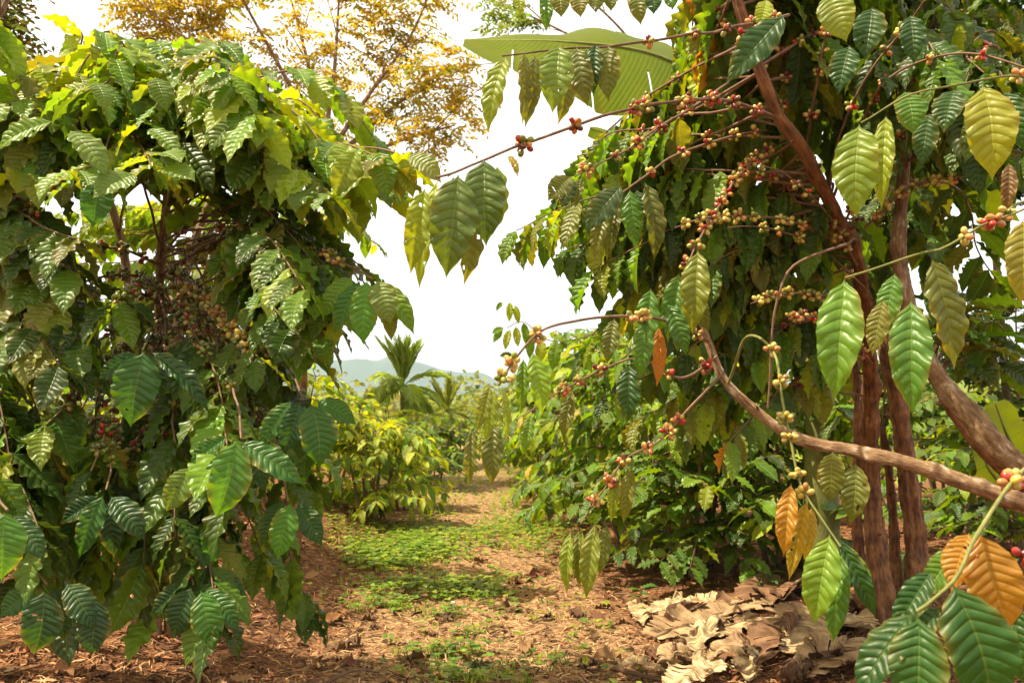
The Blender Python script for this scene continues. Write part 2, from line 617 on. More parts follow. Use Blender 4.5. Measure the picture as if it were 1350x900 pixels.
# ------------------------------------------------------------------ coffee trees
class Tree:
    def __init__(s, name, base, label, cat='coffee tree', group=None):
        s.base = np.asarray(base, float)
        s.root = empty(name, s.base, label, cat, group)
        s.trunks = []
        s.clusters = []

    def trunk(s, pts, r0, r1, m=None, part='trunk', sides=18, n=70, rough=.10, ridges=7, label=None, prof=None):
        c = spline(pts, n)
        mb = MB()
        rr = np.linspace(r0, r1, n)
        if prof:
            rr = np.interp(np.linspace(0, 1, n), np.linspace(0, 1, len(prof)), prof)
        tube(mb, c, rr, sides, rough, ridges=ridges, flaky=.10 if n >= 90 else .06)
        for _ in range(int(np.linalg.norm(np.diff(c, axis=0), axis=1).sum() * 3)):      # stubs left by pruning
            k = R.randint(n // 8, n - 2)
            q = nrm(R.normal(0, 1, 3) * [1, 1, .4])
            q = nrm(q - tangents(c)[k] * np.dot(q, tangents(c)[k]) + tangents(c)[k] * .4)
            tube(mb, spline([c[k], c[k] + q * rr[k] * 1.2, c[k] + q * (rr[k] * 1.3 + R.uniform(.005, .03))], 5), np.linspace(rr[k] * .4, rr[k] * .2, 5), 7, .15)
        o = mb.build(part, m or M_BARK, s.root, s.base)
        if label:
            o['label'] = label
        s.trunks.append(c)
        return o

    def branch(s, pts, r0=.006, r1=.0022, leaf_from=.5, leaves=True, fruit=(0.1, .6), fruit_p=.8, fpal=BP_R, pal=PAL_R, ll=(.16, .24), droop=1.2, spacing=.07, tpl=None, hero=(), m=None, nb=(5, 12), at=(), rb=.0081, n=None, face=None, gnarl=.004, part='branch'):
        c0 = spline(pts, n or 40)
        n = len(c0)
        seg = np.linalg.norm(np.diff(c0, axis=0), axis=1)
        L = seg.sum()
        if gnarl:
            k = max(3, int(L / .09))
            j = R.normal(0, gnarl, (k, 3))
            xs = np.linspace(0, 1, k)
            env = np.sin(np.pi * np.linspace(0, 1, n)) ** .5
            c0 = c0 + np.stack([np.interp(np.linspace(0, 1, n), xs, j[:, i]) for i in range(3)], 1) * env[:, None]
        t = tangents(c0)
        mb = MB()
        rr = np.linspace(r0, r1, n)
        tube(mb, c0, rr, 7 if r0 < .012 else 14, .10 if r0 > .01 else .05)
        fol = MB()
        nn = max(2, int(L / spacing))
        if leaves:
            for k in range(nn + 1):
                f = leaf_from + (1 - leaf_from) * (k / nn)
                if leaf_from >= 1 or f > 1:
                    break
                if (k / nn) * (1 - leaf_from) * L / spacing % 1 > .99 and k:
                    pass
                steps = int((1 - leaf_from) * L / spacing) + 1
                if k > steps:
                    break
                f = leaf_from + (1 - leaf_from) * min(1, k / max(1, steps))
                x = f * (n - 1)
                i = min(int(x), n - 2)
                p = c0[i] + (c0[i + 1] - c0[i]) * (x - i)
                tt = t[i]
                side = np.cross(tt, UP)
                if np.linalg.norm(side) < .25:
                    side = np.array([math.cos(k * 2.1), math.sin(k * 2.1), 0])
                side = nrm(side)
                roll = R.uniform(-.25, .25) + (k % 2) * .5
                for sg in (-1, 1):
                    if R.rand() < .10:
                        continue
                    sd = nrm(side * sg * math.cos(roll) + nrm(np.cross(side, tt)) * math.sin(roll) * .6)
                    end = f > .97
                    dz = R.uniform(.75, 1.2) * droop
                    d = sd * R.uniform(.5, .8) + tt * R.uniform(.3, .6) * (1.8 if end else 1) - UP * dz + R.normal(0, .09, 3)
                    nn_ = UP * 1.0 + sd * .55 + tt * .45 + R.normal(0, .3, 3)
                    if face is not None:
                        nn_ = nn_ + face
                    ln = R.uniform(*ll) * (.8 if end and R.rand() < .5 else 1)
                    tl = (tpl or T_HI)
                    put_leaf(fol, tl[R.randint(len(tl))], p, d, nn_, ln, R.uniform(.88, 1.15), pick(pal))
        for hspec in hero:
            s.hero(fol, *hspec)
        o = mb.build(part, m or M_TWIG, s.root, s.base)
        if fol.n:
            fol.build('foliage', M_LEAF, o, s.base)
        # fruit clusters sit at the nodes
        spots = list(at)
        if fruit is not None and fpal is not None:
            f = fruit[0]
            while f < fruit[1]:
                if R.rand() < fruit_p:
                    spots.append(f)
                f += R.uniform(.75, 1.3) * .075 / L
        for f in spots:
            i = min(int(f * (n - 1)), n - 2)
            s.clusters.append((o, c0[i], t[i], fpal, R.randint(*nb), rb))
        return o, c0

    def hero(s, fol, bx, by, tx, ty, w, d, col, dd=-.02, yaw=0., tilt=.45):
        a, b = P(bx, by, d), P(tx, ty, d + dd)
        lp = math.hypot(tx - bx, ty - by)
        L = np.linalg.norm(b - a)
        toc = nrm(CAM - a)
        n = toc + UP * tilt + np.array([yaw, 0, 0]) + R.normal(0, .06, 3)
        wsc = (w / lp) / .43
        put_leaf(fol, T_FLAT[R.randint(len(T_FLAT))], a, b - a, n, L, min(max(wsc, .5), 1.45), np.array(col) * R.uniform(.9, 1.1))

    def near_trunk(s, p, rise, lo=.15, hi=1.0):
        best = None
        for c in s.trunks:
            a, b = int(lo * (len(c) - 1)), int(hi * (len(c) - 1))
            seg = c[a:b + 1]
            q = seg[np.argmin(np.abs(seg[:, 2] - (p[2] + rise)) + .25 * np.linalg.norm(seg[:, :2] - p[:2], axis=1))]
            dd = np.linalg.norm(q - p)
            if best is None or dd * R.uniform(.8, 1.25) < best[0]:
                best = (dd, q)
        return best[1]

    def zone(s, poly, n, dr, rise=(.05, .4), arch=(.05, .2), **kw):
        poly = np.asarray(poly, float)
        lo, hi = poly.min(0), poly.max(0)
        k = 0
        pts = []
        while len(pts) < n:
            cand = None
            for _ in range(6):     # best-candidate spread
                while True:
                    q = R.uniform(lo, hi)
                    if inside(q, poly):
                        break
                dm = min([np.hypot(*(q - o)) for o in pts], default=1e9)
                if cand is None or dm > cand[0]:
                    cand = (dm, q)
            pts.append(cand[1])
        for q in pts:
            d = R.uniform(*dr)
            tip = P(q[0], q[1], d)
            if tip[2] < .12:
                tip[2] = .12 + R.uniform(0, .1)
            st = s.near_trunk(tip, R.uniform(*rise))
            mid = st * .5 + tip * .5 + UP * R.uniform(*arch) + R.normal(0, .04, 3)
            q3 = st * .22 + tip * .78 + UP * R.uniform(*arch) * .75
            s.branch([st, mid, q3, tip], **kw)

    def finish(s, cap=96):
        cl = sorted(s.clusters, key=lambda c: np.linalg.norm(c[1] - CAM))
        rest = MB()
        for k, (o, p, t, pal, n, rb) in enumerate(cl):
            dist = np.linalg.norm(p - CAM)
            lod = 2 if dist < 2.3 else 1 if dist < 5 else 0
            if k < cap:
                mb = MB()
                berries(mb, p, t, pal, n, rb, lod)
                mb.build('berry_cluster', M_BERRY, o, s.base)
            else:
                berries(rest, p, t, pal, n, rb, min(lod, 1))
        if rest.n:
            rest.build('berries', M_BERRY, s.root, s.base)['kind'] = 'stuff'


def inside(q, poly):
    x, y = q
    c = False
    n = len(poly)
    for i in range(n):
        x1, y1 = poly[i]
        x2, y2 = poly[(i + 1) % n]
        if (y1 > y) != (y2 > y) and x < (x2 - x1) * (y - y1) / (y2 - y1) + x1:
            c = not c
    return c


# ================================================================== light and sky
SUN_AZ, SUN_EL = math.radians(-100), math.radians(61)      # azimuth from +Y, negative to the left
w = bpy.data.worlds.new('World')
S.world = w
w.use_nodes = True
nt = w.node_tree
nt.nodes.clear()
out = nt.nodes.new('ShaderNodeOutputWorld')
bg = nt.nodes.new('ShaderNodeBackground')
bg.inputs[1].default_value = .15
sky = nd(nt, 'ShaderNodeTexSky', sky_type='NISHITA', sun_disc=False, sun_elevation=SUN_EL, sun_rotation=SUN_AZ, air_density=1.0, dust_density=4.0, ozone_density=1.0)
tc = nd(nt, 'ShaderNodeTexCoord')
mp = nd(nt, 'ShaderNodeMapping')
mp.inputs['Scale'].default_value = (1, 1, 2.6)
nt.links.new(tc.outputs['Generated'], mp.inputs[0])
cn = noise(nt, mp.outputs[0], 2.3, 6, .55)
cf = nd(nt, 'ShaderNodeMapRange', interpolation_type='SMOOTHSTEP')
cf.inputs['From Min'].default_value = .30
cf.inputs['From Max'].default_value = .52
cf.inputs['To Min'].default_value = .35
nt.links.new(cn, cf.inputs[0])
# warm flare glow is put into the cloud veil's colour towards the sun
dv = nt.nodes.new('ShaderNodeVectorMath')
dv.operation = 'DOT_PRODUCT'
nt.links.new(tc.outputs['Generated'], dv.inputs[0])
dv.inputs[1].default_value = (math.sin(SUN_AZ) * math.cos(SUN_EL), math.cos(SUN_AZ) * math.cos(SUN_EL), math.sin(SUN_EL))
au = nd(nt, 'ShaderNodeMapRange', interpolation_type='SMOOTHSTEP')
au.inputs['From Min'].default_value = .40
au.inputs['From Max'].default_value = .98
nt.links.new(dv.outputs['Value'], au.inputs[0])
veil = mixc(nt, au.outputs[0], (4.9, 4.85, 4.6), (6.4, 4.7, 1.5))
skyc = mixc(nt, cf.outputs[0], sky.outputs[0], veil)
nt.links.new(skyc, bg.inputs[0])
nt.links.new(bg.outputs[0], out.inputs[0])

sd = bpy.data.lights.new('sun', 'SUN')
sd.energy = 5.0
sd.angle = math.radians(.5)
sd.color = (1.0, .87, .65)
so = bpy.data.objects.new('sun', sd)
COL.objects.link(so)
sv = Vector((math.sin(SUN_AZ) * math.cos(SUN_EL), math.cos(SUN_AZ) * math.cos(SUN_EL), math.sin(SUN_EL)))
so.rotation_euler = sv.to_track_quat('Z', 'Y').to_euler()
so.location = sv * 30

S.view_settings.view_transform = 'Standard'
S.view_settings.look = 'None'
S.view_settings.exposure = 1.18
S.view_settings.gamma = 1
S.view_settings.use_curve_mapping = False
cy = S.cycles
cy.use_denoising = True
cy.max_bounces = 8
cy.diffuse_bounces = 4
cy.glossy_bounces = 2
cy.transmission_bounces = 4
cy.transparent_max_bounces = 4
cy.volume_bounces = 0
cy.caustics_reflective = False
cy.caustics_refractive = False
cy.sample_clamp_indirect = 6

# ================================================================== ground
def axis(lo, hi, fine, step, far):
    a = list(np.arange(lo, hi + 1e-6, step))
    s, x = step, a[-1]
    while x < far:
        s *= 1.25
        x += s
        a.append(x)
    s, x = step, a[0]
    while x > -far:
        s *= 1.25
        x -= s
        a.insert(0, x)
    return np.array(a)


xs = axis(-3.2, 3.2, 0, .035, 3600)
ys = axis(2.4, 11.5, 0, .045, 4200)
ys = ys[ys > -400]
GX, GY = np.meshgrid(xs, ys, indexing='ij')
GZ = gz(GX, GY)
cl = np.random.RandomState(8)
GZ = GZ + cl.normal(0, .0042, GZ.shape) * (np.hypot(GX, GY) < 16)
gv = np.stack([GX, GY, GZ], -1).reshape(-1, 3)
i, j = np.meshgrid(np.arange(len(xs) - 1), np.arange(len(ys) - 1), indexing='ij')
m_ = len(ys)
gf = np.stack([i * m_ + j, (i + 1) * m_ + j, (i + 1) * m_ + j + 1, i * m_ + j + 1], -1).reshape(-1, 4)
ctr = gv[gf].mean(1)
edge = .52 + .10 * np.sin(ctr[:, 1] * 2.3) + .07 * np.sin(ctr[:, 1] * 5.9 + 1) + .05 * np.sin(ctr[:, 0] * 9 + ctr[:, 1] * 13)
on_path = (np.abs(ctr[:, 0] - pathx(ctr[:, 1])) < edge) & (ctr[:, 1] < 26) & (ctr[:, 1] > 1)


def ground_material():
    m, nt, out = mat('earth')
    L = nt.links.new
    geo = nd(nt, 'ShaderNodeNewGeometry')
    pos = geo.outputs['Position']
    sp = nd(nt, 'ShaderNodeSeparateXYZ')
    L(pos, sp.inputs[0])
    n1 = noise(nt, pos, 1.7, 5, .6)
    n2 = noise(nt, pos, 26, 6, .65)
    n3 = noise(nt, pos, 110, 4, .7)
    mp = nd(nt, 'ShaderNodeMapping')
    mp.inputs['Scale'].default_value = (40, 190, 60)
    mp.inputs['Rotation'].default_value = (0, 0, .5)
    L(pos, mp.inputs[0])
    fib = noise(nt, mp.outputs[0], 1, 3, .6)
    f = mth(nt, 'ADD', mth(nt, 'MULTIPLY', n2, .5), mth(nt, 'MULTIPLY', fib, .5))
    soil = ramp(nt, f, [(.3, (.04, .019, .009)), (.42, (.15, .075, .036)), (.5, (.29, .17, .084)), (.6, (.45, .31, .17)), (.72, (.60, .46, .29))])
    red = ramp(nt, f, [(.32, (.028, .012, .006)), (.47, (.13, .055, .025)), (.58, (.26, .125, .055)), (.72, (.44, .27, .13))])
    # the trodden middle of the path is paler
    py = sp.outputs[1]
    d = mth(nt, 'SUBTRACT', sp.outputs[0], mth(nt, 'MULTIPLY_ADD', py, -.067, .178))
    d = mth(nt, 'ADD', mth(nt, 'ABSOLUTE', d), mth(nt, 'MULTIPLY_ADD', n1, .9, -.45))
    k = nd(nt, 'ShaderNodeMapRange', interpolation_type='SMOOTHSTEP')
    k.inputs['From Min'].default_value = 1.15
    k.inputs['From Max'].default_value = .25
    L(d, k.inputs[0])
    c = mixc(nt, k.outputs[0], red, soil)
    c = mixc(nt, mth(nt, 'MULTIPLY', mth(nt, 'GREATER_THAN', n3, .6), .5), c, (.03, .016, .01))
    far = nd(nt, 'ShaderNodeMapRange')
    far.inputs['From Min'].default_value = 11
    far.inputs['From Max'].default_value = 24
    L(py, far.inputs[0])
    gr = ramp(nt, noise(nt, pos, 3, 6, .7), [(.3, (.05, .09, .012)), (.55, (.13, .17, .02)), (.75, (.25, .24, .05))])
    fm = mth(nt, 'MULTIPLY', far.outputs[0], mth(nt, 'MULTIPLY_ADD', k.outputs[0], -.75, 1.0))
    c = mixc(nt, fm, c, gr)
    pr = nd(nt, 'ShaderNodeBsdfPrincipled')
    pr.inputs['Roughness'].default_value = .95
    pr.inputs['Specular IOR Level'].default_value = .15
    L(c, pr.inputs['Base Color'])
    bp = nd(nt, 'ShaderNodeBump')
    bp.inputs['Strength'].default_value = .9
    bp.inputs['Distance'].default_value = .02
    L(mth(nt, 'ADD', f, mth(nt, 'MULTIPLY', n3, .4)), bp.inputs['Height'])
    L(bp.outputs[0], pr.inputs['Normal'])
    L(pr.outputs[0], out.inputs[0])
    return m


M_GROUND = ground_material()
for nm, sel in (('ground', ~on_path), ('path', on_path)):
    f = gf[sel]
    used, inv = np.unique(f, return_inverse=True)
    mb = MB()
    mb.add(gv[used], inv.reshape(f.shape))
    tag(mb.build(nm, M_GROUND), kind='structure')

# ------------------------------------------------------------------ mountain
def mountain():
    Y0 = 2600.0
    px = np.array([-900, -200, 150, 350, 450, 505, 535, 560, 585, 605, 618, 630, 645, 680, 760, 900, 1100, 1400, 2000])
    py = np.array([500, 480, 486, 476, 470, 470, 465, 478, 484, 489, 488, 485, 494, 500, 494, 486, 490, 500, 505])
    x = np.linspace(-900, 2000, 420)
    hy = np.interp(x, px, py)
    k = np.ones(5) / 5
    hy = np.convolve(np.pad(hy, 2, 'edge'), k, 'valid')
    rs = np.random.RandomState(4)
    hy += np.convolve(rs.normal(0, 1.6, len(x) + 2), [.25, .5, .25], 'valid')
    X = (x - W0 / 2) / FPX * Y0
    Hh = (545 - hy) / FPX * Y0 + CAM[2]
    rows = 26
    V = []
    for r in range(rows):
        t = r / (rows - 1)
        up = 1 - abs(2 * t - 1)
        z = Hh * up ** 1.15 + rs.normal(0, 1, len(x)) * 4.5 * up * (1 - up) * 4 - 2
        z += 14 * np.sin(X * .012 + r * .5) * up * (1 - up)
        V.append(np.stack([X, np.full(len(x), Y0 + (t - .5) * 900), z], 1))
    V = np.concatenate(V)
    n = len(x)
    i, j = np.meshgrid(np.arange(rows - 1), np.arange(n - 1), indexing='ij')
    F = np.stack([i * n + j, i * n + j + 1, (i + 1) * n + j + 1, (i + 1) * n + j], -1).reshape(-1, 4)
    m, nt, out = mat('forested_slope')
    pr = nd(nt, 'ShaderNodeBsdfPrincipled')
    pr.inputs['Roughness'].default_value = 1
    geo = nd(nt, 'ShaderNodeNewGeometry')
    c = ramp(nt, noise(nt, geo.outputs['Position'], .012, 8, .7), [(.3, (.015, .032, .016)), (.6, (.04, .07, .03)), (.75, (.09, .10, .05))])
    nt.links.new(c, pr.inputs['Base Color'])
    nt.links.new(pr.outputs[0], out.inputs[0])
    mb = MB()
    mb.add(V, F)
    tag(mb.build('mountains', m), kind='structure')


mountain()

# ------------------------------------------------------------------ haze
hz = bpy.data.meshes.new('haze')
a, b, lo, hi = 3900.0, 4600.0, -3.5, 300.0
vs = [(x, y, z) for x in (-a, a) for y in (-500, b) for z in (lo, hi)]
hz.from_pydata(vs, [], [(0, 1, 3, 2), (4, 6, 7, 5), (0, 4, 5, 1), (2, 3, 7, 6), (0, 2, 6, 4), (1, 5, 7, 3)])
ho = bpy.data.objects.new('haze', hz)
COL.objects.link(ho)
m, nt, out = mat('haze')
pv = nd(nt, 'ShaderNodeVolumePrincipled')
pv.inputs['Color'].default_value = (.60, .78, 1, 1)
pv.inputs['Density'].default_value = 2.5e-4
nt.links.new(pv.outputs[0], out.inputs['Volume'])
hz.materials.append(m)
tag(ho, kind='stuff')

# ================================================================== far vegetation
def leaf_cards(mb, pts, size, pal, tpl=None, upbias=.6, droop=.5):
    for p in pts:
        d = R.normal(0, 1, 3)
        d[2] = d[2] * .5 - droop
        n = R.normal(0, .7, 3) + UP * upbias
        t = tpl or T_LO
        put_leaf(mb, t[R.randint(len(t))], p, d, n, size * R.uniform(.6, 1.3), R.uniform(.8, 1.4), pick(pal))


PAL_FAR = ([(.17, .2, .04), (.25, .25, .07), (.12, .17, .025), (.22, .25, .035)], [30, 25, 25, 20])
T_QUAD = [leaf_template(4, 3, _rt, fold=.3, droop=.5, wav=0, corr=0, half=.3) for _ in range(4)]


def far_woods():
    mb = MB()
    rs = np.random.RandomState(21)
    for k in range(135):
        y = rs.uniform(30, 95)
        x = rs.uniform(-.62, .75) * y
        h = rs.uniform(1.6, 3.3) * (.6 + y / 110)
        r = h * rs.uniform(.45, .8)
        z0 = float(gz(x, y))
        n = int(240)
        v = rs.normal(0, 1, (n, 3))
        v = v / np.linalg.norm(v, axis=1, keepdims=True) * rs.uniform(.55, 1.08, (n, 1))
        v[:, 2] = np.abs(v[:, 2])
        pts = np.array([x, y, z0]) + v * [r, r, h]
        c = np.array([(.13, .155, .04), (.2, .2, .07), (.08, .12, .025), (.17, .2, .035)][rs.randint(4)])
        leaf_cards(mb, pts, .14 + .0042 * y, ([tuple(c), tuple(c * .75), tuple(c * 1.3)], [4, 3, 3]), T_QUAD)
    tag(mb.build('far_woods', M_SMALL), kind='stuff')
    mb = MB()
    for k in range(240):
        y = rs.uniform(13, 32)
        x = rs.uniform(-.62, .7) * y
        if abs(x - pathx(y)) < .9 + .02 * y:
            continue
        h = rs.uniform(.35, 1.05)
        z0 = float(gz(x, y))
        n = 110
        v = rs.normal(0, 1, (n, 3))
        v = v / np.linalg.norm(v, axis=1, keepdims=True) * rs.uniform(.5, 1.08, (n, 1))
        v[:, 2] = np.abs(v[:, 2])
        leaf_cards(mb, np.array([x, y, z0]) + v * [h * .9, h * .9, h], .15, PAL_FAR, T_QUAD)
    tag(mb.build('undergrowth', M_SMALL), kind='stuff')


far_woods()


# ------------------------------------------------------------------ coffee bushes in rows
def bush(px, d, h, r, label, pal, nb=34, ll=(.13, .19), tpl=None, group='coffee bushes along the path', droop=.7, berry=0, stems=4, space=.075):
    b = GD(px, d)
    root = empty('coffee_bush', b, label, 'coffee bush', group)
    smb = [MB() for _ in range(stems)]
    fmb = [MB() for _ in range(stems)]
    bmb = [MB() for _ in range(stems)]
    curves = []
    for k in range(stems):
        a = k / stems * 6.28 + R.uniform(-.4, .4)
        tip = b + np.array([math.cos(a) * r * .42, math.sin(a) * r * .42, h * R.uniform(.8, .97)])
        c = spline([b + np.array([math.cos(a) * .06, math.sin(a) * .06, -.05]), b * .6 + tip * .4 + np.array([math.cos(a), math.sin(a), 0]) * .05, tip], 24)
        tube(smb[k], c, np.linspace(.02, .006, 24), 7, .08)
        curves.append(c)
    tpl = tpl or T_MD
    for q in range(nb):
        k = q % stems
        c = curves[k]
        zz = R.uniform(.12, 1.0)
        a = R.uniform(0, 6.28)
        rr = r * math.sqrt(max(.12, 1 - (zz * .9) ** 2.4)) * R.uniform(.8, 1.1)
        tip = b + np.array([math.cos(a) * rr, math.sin(a) * rr, h * zz])
        st = c[min(23, int(min(1, zz + R.uniform(.02, .2)) * 23))]
        mid = (st + tip) / 2 + UP * R.uniform(.03, .12)
        pc = spline([st, mid, tip], 14)
        tube(smb[k], pc, np.linspace(.005, .002, 14), 4, 0, cap=False)
        L = np.linalg.norm(np.diff(pc, axis=0), axis=1).sum()
        t = tangents(pc)
        m = max(3, int(L * .8 / space))
        for s_ in range(m):
            x = (.2 + .8 * s_ / (m - 1)) * 12.99
            i = int(x)
            p = pc[i] * (1 - x + i) + pc[i + 1] * (x - i)
            side = nrm(np.cross(t[i], UP) + R.normal(0, .15, 3))
            for sg in (-1, 1):
                dd = side * sg * R.uniform(.5, 1) + t[i] * R.uniform(.3, .9) - UP * R.uniform(.3, 1.2) * droop + R.normal(0, .15, 3)
                put_leaf(fmb[k], tpl[R.randint(len(tpl))], p, dd, UP + side * sg * .5 + t[i] * .4 + R.normal(0, .3, 3), R.uniform(*ll), R.uniform(.9, 1.2), pick(pal))
            if berry and R.rand() < berry:
                berries(bmb[k], p, t[i], BP_R if R.rand() < .5 else BP_Y, R.randint(4, 9), .008, 0)
    for k in range(stems):
        o = smb[k].build('stem', M_LIMB if k % 2 else M_TWIG, root, b)
        fmb[k].build('foliage', M_LEAF, o, b)
        if bmb[k].n:
            bmb[k].build('berries', M_BERRY, o, b)['kind'] = 'stuff'
    return root


GRP_L = 'coffee bushes on the left of the path'
GRP_R = 'coffee bushes in the row right of the path'
bush(492, 8.3, .98, .68, 'yellow-green coffee bush beside the path, in front of the feathery palm', PAL_BUSHL, 58, (.12, .18), group=GRP_L, stems=6, space=.065, tpl=T_MDN, droop=1.1)
bush(440, 9.2, 1.05, .75, 'yellow-green coffee bush half hidden by the big tree hanging over the bank', PAL_BUSHL, 44, (.10, .155), group=GRP_L)
bush(532, 9.9, 1.0, .65, 'coffee bush just behind the bright bush at the path edge', PAL_BUSHR, 48, (.10, .155), group=GRP_L, stems=5, space=.065)
bush(572, 12.5, 1.0, .62, 'darker green coffee bush where the path bends out of sight', PAL_BUSHD, 40, (.12, .17), group=GRP_L)
bush(520, 13.5, 1.1, .9, 'low coffee bush at the foot of the feathery palm', PAL_BUSHL, 40, (.12, .17), group=GRP_L)
bush(607, 17.5, 1.1, .8, 'small far coffee bush closing the end of the path', PAL_BUSHR, 30, (.13, .18), group=GRP_L)
bush(370, 8.0, 1.25, .8, 'sunlit coffee bush behind the hanging leaves of the big tree', PAL_BUSHL, 36, (.12, .17), group=GRP_L)
bush(270, 7.4, 1.1, .8, 'bright coffee bush seen between the stems of the big tree', PAL_BUSHL, 36, (.12, .17), group=GRP_L)
bush(160, 7.8, 1.15, .85, 'bright yellow coffee bush showing through below the berry branches', PAL_BUSHL, 36, (.12, .17), group=GRP_L)
bush(40, 7.0, 1.5, .9, 'coffee bush glimpsed at the left frame edge behind dark hanging leaves', PAL_BUSHR, 36, (.12, .18), group=GRP_L)

bush(708, 13.5, 1.7, .75, 'yellowish far coffee bush at the end of the row along the path', PAL_BUSHL, 44, (.13, .19), group=GRP_R)
bush(726, 10.4, 1.85, .75, 'pale green coffee bush behind the hanging olive leaf bunch', PAL_BUSHR, 70, (.14, .2), group=GRP_R)
bush(770, 8.4, 1.85, .8, 'light green coffee bush in the row where path grass begins', PAL_BUSHR, 80, (.14, .2), T_MDN, group=GRP_R, berry=.03, droop=1.2)
bush(825, 6.9, 1.8, .8, 'mid green coffee bush in the row with yellowed lower leaves', PAL_BUSHR, 80, (.14, .2), T_MDN, group=GRP_R, berry=.04, droop=1.2)
bush(905, 5.7, 1.2, .72, 'dark green coffee bush with broad leaves over the shaded soil', PAL_BUSHD, 60, (.14, .20), T_HI, group=GRP_R, berry=.04, space=.085)
bush(1020, 5.6, 1.35, .75, 'dark coffee bush behind the pile of dry banana leaves', PAL_BUSHD, 50, (.14, .20), group=GRP_R, berry=.04)
bush(950, 8.2, 1.9, .95, 'tall coffee bush standing behind the cascade of olive leaves', PAL_BUSHD, 60, (.14, .20), group=GRP_R)
bush(1250, 7.2, 1.1, .8, 'low coffee bush seen between the red trunks and pale limb', PAL_BUSHD, 44, (.13, .18), group=GRP_R)
bush(1350, 6.0, 1.0, .8, 'low coffee bush at the right frame edge under the thick lichened limb', PAL_BUSHD, 40, (.13, .18), group=GRP_R)
bush(1335, 8.6, 2.3, 1.0, 'tall dark coffee bush at the right edge behind the lime banana leaves', PAL_RD, 60, (.15, .21), group=GRP_R)
bush(1235, 9.6, 2.1, 1.0, 'tall dark coffee bush filling the gap right of the red trunks', PAL_RD, 60, (.15, .21), group=GRP_R)
bush(1140, 9.0, 1.5, .9, 'coffee bush deep in shade behind the red trunks', PAL_BUSHR, 40, (.13, .18), group=GRP_R)


# ------------------------------------------------------------------ palms
def palm(px, d, crown_z, label, col, fl=1.0, nf=11, up=3):
    b = GD(px, d)
    root = empty('areca_palm', b, label, 'palm', 'young areca palms beyond the bushes')
    cz = b + UP * (crown_z - b[2])
    mb = MB()
    tube(mb, spline([b - UP * .1, b * .5 + cz * .5 + [.03, 0, 0], cz], 20), np.linspace(.07, .05, 20), 10, .04, (.2, .22, .08))
    mb.build('trunk', M_GREENTWIG, root, b)
    for k in range(nf):
        a = k * 2.4 + R.uniform(-.3, .3)
        lean = (R.uniform(.05, .28) if k < up else (R.uniform(.55, .8) if k < up + 3 else R.uniform(1.1, 1.75)))
        ln = fl * R.uniform(.8, 1.1)
        o = np.array([math.cos(a), math.sin(a), 0])
        dirs = []
        p = cz.copy()
        pts = [p]
        th = lean
        for s_ in range(14):
            th += (.03 if k < up else .10) * R.uniform(.8, 1.2)
            p = p + (o * math.sin(th) + UP * math.cos(th)) * ln / 14
            pts.append(p)
        pts = np.array(pts)
        mb = MB()
        tube(mb, pts, np.linspace(.014, .003, 15), 5, 0, col)
        t = tangents(pts)
        side = nrm(np.cross(o, UP))
        for s_ in np.arange(.14, 1.0, .021):
            x = s_ * 13.99
            i = int(x)
            q = pts[i] * (1 - x + i) + pts[i + 1] * (x - i)
            for sg in (-1, 1):
                spread = .34 if k < up else .8
                dd = side * sg * spread + t[i] * 1.0 - UP * (.0 if k < up else R.uniform(.1, .6)) + R.normal(0, .06, 3)
                ll = fl * .36 * (1 - abs(s_ - .45) * .9) * R.uniform(.85, 1.1)
                c = np.array(col) * R.uniform(.7, 1.35)
                put_leaf(mb, T_QUAD[R.randint(4)], q, dd, np.cross(dd, side) * sg + UP * .5, ll, .14, c)
        mb.build('frond', M_SMALL, root, b)


palm(531, 14.5, 1.54, 'feathery green palm with upright spear fronds below the mountain', (.22, .30, .04), .85, 32, 13)
palm(590, 18, 1.1, 'small yellow-green palm behind the bend of the path', (.19, .22, .03), .8, 17, 5)

# pale stump on the bank
b = P(414, 690, 6.6)
b = np.array([b[0], b[1], float(gz(b[0], b[1]))])
mb = MB()
zt = P(414, 632, 6.6)[2]
tube(mb, spline([b - UP * .05, b * .5 + (b * [1, 1, 0] + UP * zt) * .5 + [.008, 0, 0], b * [1, 1, 0] + UP * zt + [-.03, 0, 0]], 14), np.linspace(.055, .016, 14), 12, .12)
tag(mb.build('stump', M_GREYWOOD, None, b), 'pale grey weathered stump standing on the bank by the hanging leaves', 'stump')


